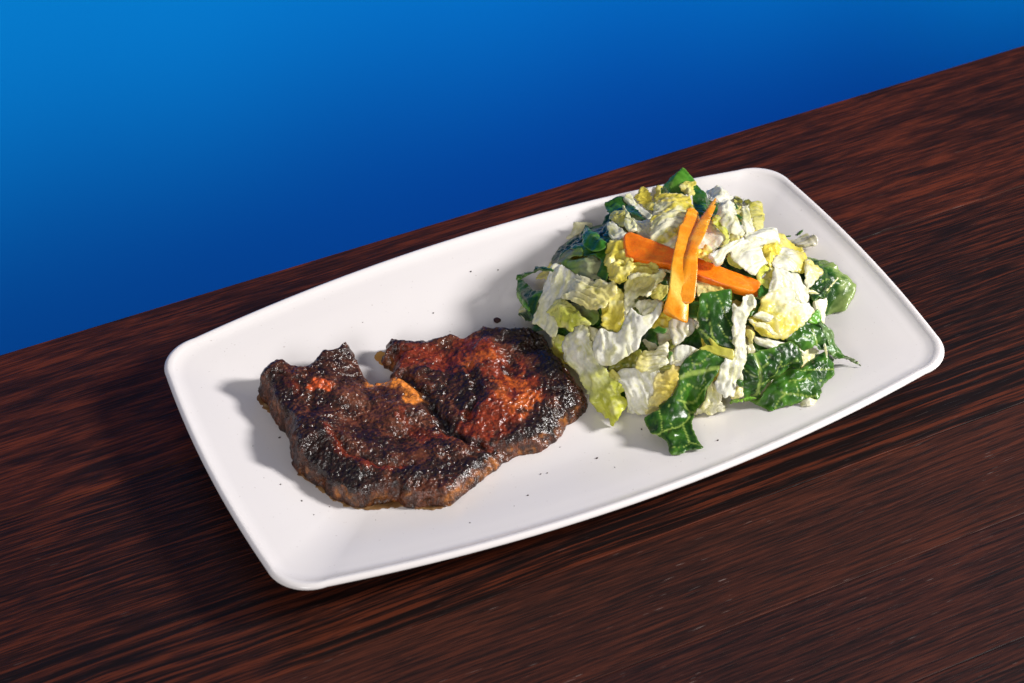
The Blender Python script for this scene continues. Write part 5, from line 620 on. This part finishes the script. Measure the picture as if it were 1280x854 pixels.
    pz = np.c_[v, z]
    mott = fbm(pz*300, 21, 3)
    def blend(c, w):
        nonlocal colr
        w = np.clip(w, 0, 1)[:, None]; colr = colr*(1-w) + np.array(C[c])*w
    blend('brown', sstep(0.15, 0.7, fbm(p3*210, 23, 3))*0.7)
    blend('char', sstep(0.05, 0.55, fbm(p3*150, 22, 3))*0.6)
    blend('char', 0.75*sstep(0.25, 0.8, cells(wv, 0.0019, 1) + 0.35*mott)*sstep(-0.6, 0.3, fbm(p3*90, 24, 2)))
    warp = v + 0.0016*np.c_[fbm(p3*220, 31, 2), fbm(p3*220, 32, 2)]
    for c, r, wt, path in STEAK['strokes']:
        q = np.array(path)[:, :2]/1000; r = r/1000
        e = poly_dist(warp, q)/r
        w = (0.85 if c == 'char' else 1.0)*wt*sstep(1.15, 0.55, e + (0.55 if c in ('red', 'orange') else 0.38)*mott*(1 if c not in ('fat', 'fatred') else 0.4))
        blend(c, w)
    topz = sstep(0.50, 0.20, t + 0.26*fbm(pz*230, 41, 3))
    blend('side', topz*(0.25 + 0.75*front)*0.85)
    blend('sidefat', topz*front*0.7*sstep(0.05, 0.6, fbm(pz*200, 44, 3)))
    blend('brown', topz*0.5*sstep(0.0, 0.6, fbm(pz*330, 43, 3)))
    blend('char', sstep(0.30, 0.0, t + 0.12*mott)*0.75*sstep(-0.5, 0.3, fbm(pz*220, 45, 2)))
    fat = np.ones((len(v), 1))
    return mesh_obj('steak', X, f, steak_material(), colours=np.c_[colr, fat])

steak = build_steak()
tag(steak, 'charred glazed beef steak with notched rear edge lying on the white plate', 'steak')

# ------------------------------------------------------------------ leaves, ribs, carrots: curved sheets with real thickness
def leaf_material(name, rough, trans, bump, scale=700, sss=0.0):
    m, nt, p, out = new_mat(name); n = N(nt)
    tc = n.add('ShaderNodeTexCoord').outputs['Object']
    at = n.add('ShaderNodeAttribute', attribute_name='Col').outputs['Color']
    a = n.noise(tc, scale, 3.0, 0.6); b = n.noise(tc, 160, 3.0)
    k = n.math('ADD', n.math('MULTIPLY', a, 0.5), n.math('MULTIPLY', b, 0.5))
    c = n.mix(1.0, at, n.ramp(k, [(0.25, (0.72, 0.74, 0.68)), (0.5, (0.98, 0.98, 0.97)), (0.75, (1.15, 1.13, 1.12))]), 'MULTIPLY')
    n.link(c, p.inputs['Base Color'])
    n.link(n.math('ADD', n.math('MULTIPLY', b, 0.30), rough - 0.15), p.inputs['Roughness'])
    p.inputs['Specular IOR Level'].default_value = 0.5
    nb = n.bump(k, bump, 0.0006)
    n.link(nb, p.inputs['Normal'])
    if sss:
        p.inputs['Subsurface Weight'].default_value = sss
        p.inputs['Subsurface Radius'].default_value = (0.006, 0.0055, 0.0025)
        p.inputs['Subsurface Scale'].default_value = 1.0
    if trans:
        t = n.add('ShaderNodeBsdfTranslucent'); n.link(c, t.inputs['Color'])
        mx = n.add('ShaderNodeMixShader'); mx.inputs[0].default_value = trans
        n.link(p.outputs[0], mx.inputs[1]); n.link(t.outputs[0], mx.inputs[2]); n.link(mx.outputs[0], out.inputs['Surface'])
    return m

M_GREEN = leaf_material('romaine_green', 0.29, 0.15, 0.5, 900)
M_LEAF = leaf_material('lettuce_pale', 0.32, 0.28, 0.5, 700)
M_RIB = leaf_material('lettuce_rib', 0.24, 0.18, 0.25, 600)
M_CARROT = leaf_material('carrot_flesh', 0.30, 0.0, 0.6, 1000, 0.15)
M_JUS = leaf_material('meat_juice', 0.22, 0.0, 0.2, 500)

PAL = {
 'green': dict(a=(0.011, 0.056, 0.007), b=(0.038, 0.140, 0.011), hi=(0.10, 0.25, 0.025), vein=(0.36, 0.50, 0.10), mat=M_GREEN, thick=.55, jag=.25),
 'mid': dict(a=(0.030, 0.17, 0.012), b=(0.10, 0.30, 0.025), hi=(0.25, 0.42, 0.10), vein=(0.40, 0.52, 0.14), mat=M_GREEN, thick=.6, jag=.25),
 'lime': dict(a=(0.12, 0.36, 0.02), b=(0.30, 0.50, 0.06), hi=(0.45, 0.58, 0.18), vein=(0.5, 0.6, 0.2), mat=M_GREEN, thick=.6, jag=.2),
 'sage': dict(a=(0.16, 0.27, 0.09), b=(0.34, 0.44, 0.20), hi=(0.05, 0.16, 0.03), vein=(0.5, 0.6, 0.3), mat=M_GREEN, thick=.6, jag=.3),
 'olive': dict(a=(0.20, 0.19, 0.02), b=(0.34, 0.33, 0.05), hi=(0.08, 0.14, 0.02), vein=(0.5, 0.5, 0.2), mat=M_LEAF, thick=.6, jag=.25),
 'pale': dict(a=(0.36, 0.38, 0.20), b=(0.24, 0.40, 0.07), hi=(0.45, 0.46, 0.30), vein=(0.5, 0.5, 0.3), mat=M_LEAF, thick=.6, jag=.2),
 'lemon': dict(a=(0.84, 0.83, 0.28), b=(0.70, 0.74, 0.09), hi=(0.84, 0.81, 0.36), vein=(0.36, 0.36, 0.05), mat=M_LEAF, thick=.5, jag=.35),
 'lemonpale': dict(a=(0.86, 0.82, 0.36), b=(0.84, 0.78, 0.20), hi=(0.78, 0.74, 0.45), vein=(0.6, 0.6, 0.3), mat=M_LEAF, thick=.6, jag=.25),
 'yellow': dict(a=(0.88, 0.75, 0.10), b=(0.92, 0.84, 0.26), hi=(0.94, 0.90, 0.50), vein=(0.8, 0.7, 0.3), mat=M_LEAF, thick=.5, jag=.55),
 'amber': dict(a=(0.90, 0.83, 0.42), b=(0.88, 0.72, 0.13), hi=(0.78, 0.70, 0.38), vein=(0.8, 0.7, 0.3), mat=M_LEAF, thick=.5, jag=.35),
 'cream': dict(a=(0.90, 0.88, 0.68), b=(0.90, 0.82, 0.32), hi=(0.94, 0.92, 0.78), vein=(0.7, 0.65, 0.4), mat=M_LEAF, thick=.6, jag=.35),
 'band': dict(a=(0.92, 0.90, 0.70), b=(0.90, 0.78, 0.14), hi=(0.78, 0.74, 0.58), vein=(0.7, 0.65, 0.4), mat=M_LEAF, thick=.6, jag=.35),
 'white': dict(a=(0.93, 0.92, 0.82), b=(0.86, 0.85, 0.46), hi=(0.92, 0.91, 0.85), vein=(0.7, 0.7, 0.5), mat=M_RIB, thick=.9, jag=.22),
 'glass': dict(a=(0.76, 0.73, 0.62), b=(0.68, 0.65, 0.42), hi=(0.70, 0.67, 0.60), vein=(0.7, 0.7, 0.5), mat=M_RIB, thick=1.6, jag=.22),
 'tip': dict(a=(0.92, 0.91, 0.80), b=(0.72, 0.75, 0.10), hi=(0.86, 0.84, 0.40), vein=(0.6, 0.6, 0.2), mat=M_LEAF, thick=.7, jag=.45),
 'tri': dict(a=(0.93, 0.92, 0.85), b=(0.88, 0.77, 0.13), hi=(0.78, 0.72, 0.36), vein=(0.6, 0.6, 0.2), mat=M_LEAF, thick=.8, jag=.35),
 'midrib': dict(a=(0.52, 0.50, 0.07), b=(0.60, 0.55, 0.12), hi=(0.42, 0.48, 0.06), vein=(0.6, 0.6, 0.2), mat=M_RIB, thick=2.5, jag=.1),
 'carrotA': dict(a=(0.92, 0.165, 0.003), b=(0.93, 0.21, 0.004), hi=(0.94, 0.27, 0.010), vein=(0.9, 0.4, 0.04), mat=M_CARROT, thick=4, jag=.03),
 'carrotB': dict(a=(0.90, 0.27, 0.006), b=(0.92, 0.33, 0.010), hi=(0.93, 0.42, 0.03), vein=(0.97, 0.62, 0.11), mat=M_CARROT, thick=5, jag=.03),
 'carrotC': dict(a=(0.90, 0.25, 0.006), b=(0.92, 0.33, 0.012), hi=(0.92, 0.40, 0.05), vein=(0.9, 0.5, 0.06), mat=M_CARROT, thick=5, jag=.03),
 'jus': dict(a=(0.045, 0.010, 0.006), b=(0.07, 0.016, 0.008), hi=(0.05, 0.012, 0.006), vein=(0, 0, 0), mat=M_JUS, thick=.6, jag=.1),
 'jusorange': dict(a=(0.55, 0.28, 0.06), b=(0.50, 0.22, 0.04), hi=(0.60, 0.38, 0.14), vein=(0, 0, 0), mat=M_JUS, thick=.5, jag=.5),
 'jusbrown': dict(a=(0.30, 0.17, 0.07), b=(0.17, 0.08, 0.03), hi=(0.45, 0.32, 0.18), vein=(0, 0, 0), mat=M_JUS, thick=.5, jag=.7),
}

def sheet(name, S, seed, parent=None):
    pal = PAL[S['kind']]
    P = np.array(S['pts'])/1000
    th = S.get('thick', pal['thick'])/1000
    c = P.mean(0)
    u, s, vt = np.linalg.svd(P - c)
    n = vt[2]
    if n @ np.array([-0.25, -0.45, 0.85]) < 0: n = -n
    e1 = vt[0]; e2 = np.cross(n, e1)
    size = np.sqrt(max(s[0]*s[1], 1e-9)/len(P))
    step = 0.00055 if size < 0.006 else (0.0008 if S['kind'] in ('green',) or s[1] < .03 else 0.0009)
    B = closed_spline(P, step*1.1)
    b2 = np.c_[(B - c) @ e1, (B - c) @ e2]; bw = (B - c) @ n
    tg = np.roll(b2, -1, 0) - np.roll(b2, 1, 0); nr2 = np.c_[tg[:, 1], -tg[:, 0]]; nr2 /= np.linalg.norm(nr2, axis=1)[:, None] + 1e-9
    if np.sum(b2[:, 0]*np.roll(b2[:, 1], -1) - np.roll(b2[:, 0], -1)*b2[:, 1]) < 0: nr2 = -nr2
    jag = S.get('jag', pal['jag'])/1000*1.7
    b2 = b2 + nr2*(jag*fbm(np.c_[b2*560, np.full(len(b2), seed*1.7)], seed, 3))[:, None]
    lo, hi = b2.min(0), b2.max(0)
    gx, gy = np.meshgrid(np.arange(lo[0], hi[0], step), np.arange(lo[1], hi[1], step*0.87))
    gx = gx + (np.arange(gx.shape[0]) % 2)[:, None]*step/2
    g = np.c_[gx.ravel(), gy.ravel()]
    g = g[inside(g, b2)]
    if len(g): g = g[poly_dist(g, b2, True) > step*0.55]
    # inner rings keep the rounded edge smooth on thick pieces
    if th >= 0.002:
        er = th*(0.22 if S['kind'].startswith('carrot') else 0.30)
        if len(g): g = g[poly_dist(g, b2, True) > er*1.35]
        rr_ = [b2 - nr2*er*k_ for k_ in (0.12, 0.35, 0.65, 1.0)]
        rr_ = [q_[poly_dist(q_, b2, True) > er*k_*0.85] for q_, k_ in zip(rr_, (0.12, 0.35, 0.65, 1.0))]
        g = np.vstack([g] + rr_) if len(g) else np.vstack(rr_)
        g = g[inside(g, b2)]
    v, f = cdt(b2, g)
    d = poly_dist(v, b2, True); dm = max(d.max(), 1e-6)
    D2 = ((v[:, None] - b2[None])**2).sum(2) + 1e-9
    W = D2**-1.6
    w = (W*bw).sum(1)/W.sum(1)
    q3 = np.c_[v, np.full(len(v), seed*0.37)]
    ax = np.array([1.0, 0.0]); A2 = None
    if 'A' in S and 'B' in S:
        A2 = np.array([(np.array(S['A'])/1000 - c) @ e1, (np.array(S['A'])/1000 - c) @ e2])
        B2 = np.array([(np.array(S['B'])/1000 - c) @ e1, (np.array(S['B'])/1000 - c) @ e2])
        ax = B2 - A2; L = np.linalg.norm(ax) + 1e-9; ax = ax/L
        gpar = ((v - A2) @ ax)/L
    else:
        gpar = 0.5 + 0.5*fbm(q3*90, seed + 3, 2)
    al, ac = v @ ax, v @ np.array([-ax[1], ax[0]])
    din = sstep(0, 1, d/dm)
    carrot = S['kind'].startswith('carrot'); jus = S['kind'].startswith('jus')
    default_cr = {'yellow': .9, 'green': .35, 'mid': .4, 'white': .35, 'cream': .6, 'lemon': .5, 'tip': .6, 'tri': .5, 'amber': .6, 'olive': .5, 'sage': .7}.get(S['kind'], .4)
    if carrot or jus: default_cr = 0.03
    cr = S.get('crumple', default_cr)/1000
    rel = fbm(q3*240, seed + 7, 3)
    w = w + S.get('bulge', 0)/1000*din + cr*rel*(0.5 + 0.5*np.clip(d/0.002, 0, 1))
    if not (carrot or jus):
        w = w + 0.0011*vnoise(q3*110, seed + 9)*sstep(0, 0.004, dm)
        # edges of thin leaves roll a little
        frill = {'yellow': 1.3, 'cream': 1.1, 'lemon': 1.1, 'lemonpale': .8, 'tip': 1.2, 'tri': .9, 'band': 1.0, 'amber': .9, 'white': .6, 'green': .9, 'mid': .9, 'sage': .9}.get(S['kind'], .5)
        w = w + 0.0011*frill*sstep(0.0045, 0, d)*vnoise(q3*210, seed + 19)*min(1, dm/0.004)
    acw = ac + 0.0022*fbm(q3*130, seed + 61, 2)
    if carrot: w = w + 0.00016*vnoise(np.c_[acw*900, al*40, np.full(len(v), seed)], seed + 69)
    pleat = fbm(np.c_[acw*560, al*80, np.full(len(v), seed)], seed + 5, 3)
    w = w + S.get('pleat', 0)/1000*0.8*pleat
    # veins
    vd = np.full(len(v), 1.0); vw = np.zeros(len(v))
    for wid, path in S.get('veins', ()):
        q = np.array(path)/1000; q2 = np.c_[(q - c) @ e1, (q - c) @ e2]
        dd = poly_dist(v + 0.0003*np.c_[vnoise(q3*300, 77), vnoise(q3*300, 78)], q2)
        vw = np.maximum(vw, sstep(wid/1000*0.75, wid/1000*0.28, dd)); vd = np.minimum(vd, dd)
    bl = S.get('blister', 0)/1000
    if bl:
        w = w + bl*(np.abs(fbm(q3*150, seed + 13, 2))*1.2 - 0.25)*np.clip(d/0.003, 0.2, 1)*(1 - 0.7*vw)
        w = w + 0.35*bl*(1 - np.abs(vnoise(q3*330, seed + 15)))*np.clip(d/0.002, 0, 1)
    if S.get('veins') and not carrot:
        w = w - 0.0005*sstep(0.0016, 0, vd) + 0.00045*vw
    # rounded rim
    e = max(th*(0.22 if carrot else 0.30), 1e-5)
    # fine wrinkles and fibre grooves
    if not (carrot or jus):
        soft = S['kind'] in ('yellow', 'cream', 'lemon', 'band', 'tip', 'tri', 'amber', 'lemonpale', 'olive')
        w = w + (0.00055 if soft else (0.00012 if S['kind'] in ('white', 'glass') else 0.00028))*(0.45 - np.abs(fbm(q3*330, seed + 65, 2)))*np.clip(d/0.0015, 0.2, 1)
        w = w + (0.00040 if S['kind'] in ('white', 'glass') else 0.00022)*vnoise(np.c_[acw*850, al*90, np.full(len(v), seed)], seed + 67)
    round_ = np.sqrt(np.clip(1 - (1 - np.clip(d/e, 0, 1))**2, 0, 1))
    half = th/2*(0.06 + 0.94*round_)
    base = c + v[:, :1]*e1 + v[:, 1:]*e2
    mid = w - th/2
    top = base + (mid + half)[:, None]*n; bot = base + (mid - half)[:, None]*n
    nv = len(v); ntop = np.array(f)
    # orient faces along n
    a0, a1, a2 = v[ntop[:, 0]], v[ntop[:, 1]], v[ntop[:, 2]]
    ccw = ((a1 - a0)[:, 0]*(a2 - a0)[:, 1] - (a1 - a0)[:, 1]*(a2 - a0)[:, 0]) > 0
    ntop[~ccw] = ntop[~ccw][:, ::-1]
    faces = [tuple(t) for t in ntop] + [tuple(t[::-1] + nv) for t in ntop]
    # rim
    edges = {}
    for t in ntop:
        for k in range(3):
            aa, bb = int(t[k]), int(t[(k+1) % 3])
            if (bb, aa) in edges: del edges[(bb, aa)]
            else: edges[(aa, bb)] = 1
    for aa, bb in edges: faces.append((bb, aa, aa + nv, bb + nv))
    # nothing sinks into the plate
    X = np.vstack([top, bot])
    fl = plate_z(X[:, 0], X[:, 1]) + (0.0002 if jus else 0.0005)
    X[:, 2] = np.maximum(X[:, 2], fl + 0.00002*(np.arange(len(X)) < nv))
    # ------------- pigment; crumple height also shifts the tone, deeper in hollows
    ca, cb, ch, cv = (np.array(pal[k]) for k in ('a', 'b', 'hi', 'vein'))
    k = S['kind']
    gg = sstep(0.0, 1.0, gpar + 0.28*rel + 0.30*fbm(q3*70, seed + 63, 2))
    if k == 'band':
        gg = np.maximum(sstep(0.45, 0.75, gpar + 0.25*rel), sstep(0.35, 0.7, np.sin((ac)*360 + 0.9) + 0.5*rel))
    if k in ('white', 'glass'):
        gg = np.clip(gg, 0, 1)*0.9
    C = ca*(1 - gg[:, None]) + cb*gg[:, None]
    fib = sstep(0.0, 0.8, fbm(np.c_[acw*1300, al*70, np.full(len(v), seed)], seed + 31, 2))
    if k in ('white', 'glass', 'tip', 'tri', 'cream', 'band', 'amber', 'lemonpale'):
        C = C*(1 - 0.42*fib[:, None]*np.array([0.35, 0.36, 1.0]))
        C = C*(1 - 0.5*sstep(0.2, 0.9, pleat + 0.3*rel)[:, None]*np.array([0.06, 0.07, 0.32]))
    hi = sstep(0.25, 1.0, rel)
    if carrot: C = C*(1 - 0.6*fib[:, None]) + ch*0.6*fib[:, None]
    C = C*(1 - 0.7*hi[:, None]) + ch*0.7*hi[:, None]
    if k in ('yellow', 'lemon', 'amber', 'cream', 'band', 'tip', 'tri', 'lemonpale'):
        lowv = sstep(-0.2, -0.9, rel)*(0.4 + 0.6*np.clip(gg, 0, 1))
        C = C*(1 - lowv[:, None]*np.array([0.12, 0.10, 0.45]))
    if k in ('green', 'mid'):
        cells = fbm(q3*130, seed + 41, 2)
        C = C*(1 + 0.35*cells[:, None])
        net = sstep(0.10, 0.0, np.abs(vnoise(q3*270, seed + 51)))*0.09
        C = C*(1 - net[:, None]) + cv*net[:, None]*0.7
        rim = sstep(0.0009, 0.0, d)*0.45
        C = C*(1 - rim[:, None]) + np.array((0.20, 0.36, 0.06))*rim[:, None]
    if S.get('edgepale'):
        ep = 0.8*sstep(0.7, 1.15, gpar + 0.3*rel)[:, None]
        C = C*(1 - ep) + np.array((0.34, 0.44, 0.14))*ep
    C = C*(1 - vw[:, None]*0.92) + cv*vw[:, None]*0.92
    C = np.clip(C, 0, 1)
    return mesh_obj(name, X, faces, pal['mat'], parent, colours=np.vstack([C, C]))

CATS = {'romaine_leaf': 'lettuce', 'lettuce_leaf': 'lettuce', 'lettuce_rib': 'lettuce', 'lettuce_scrap': 'lettuce', 'lettuce_shred': 'lettuce',
        'herb_flake': 'herb flake', 'carrot_strip': 'carrot', 'juice_spot': 'meat juice'}
GROUPS = {'carrot_strip': 'carrot strips crossed on the salad', 'juice_spot': 'juice marks on the plate', 'herb_flake': 'green flakes in the salad'}
root = None
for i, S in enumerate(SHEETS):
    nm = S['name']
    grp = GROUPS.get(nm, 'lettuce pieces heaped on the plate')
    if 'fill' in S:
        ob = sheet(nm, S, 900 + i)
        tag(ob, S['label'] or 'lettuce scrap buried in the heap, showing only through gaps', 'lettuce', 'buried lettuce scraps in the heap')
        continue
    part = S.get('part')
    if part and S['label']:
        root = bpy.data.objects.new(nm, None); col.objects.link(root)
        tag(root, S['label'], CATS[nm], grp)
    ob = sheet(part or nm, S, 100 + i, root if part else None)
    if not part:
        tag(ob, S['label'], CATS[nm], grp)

# ------------------------------------------------------------------ crumbs on the plate
def crumbs():
    m, nt, p, out = new_mat('char_crumb')
    p.inputs['Base Color'].default_value = (0.035, 0.020, 0.014, 1); p.inputs['Roughness'].default_value = 0.6
    rnd = random.Random(3); bm = bmesh.new()
    S = [(x/1000, y/1000, r) for x, y, z, r in SPECKS]
    for k in range(10):
        S.append((rnd.gauss(-0.075, 0.05), rnd.gauss(0.0, 0.045), rnd.uniform(0.10, 0.22)))
    for x, y, r in S:
        if abs(x) > 0.165 or abs(y) > 0.085: continue
        q = bmesh.ops.create_icosphere(bm, subdivisions=1, radius=r/1000)
        sx, sy = rnd.uniform(0.7, 1.5), rnd.uniform(0.7, 1.2)
        for v in q['verts']:
            v.co = Vector((v.co.x*sx + x, v.co.y*sy + y, v.co.z*0.6 + plate_z(x, y) + r*0.0003))
    me = bpy.data.meshes.new('crumbs'); bm.to_mesh(me); bm.free(); me.materials.append(m)
    o = bpy.data.objects.new('crumbs', me); col.objects.link(o)
    tag(o, 'tiny dark char crumbs scattered over the white plate', 'crumbs', kind='stuff')
crumbs()
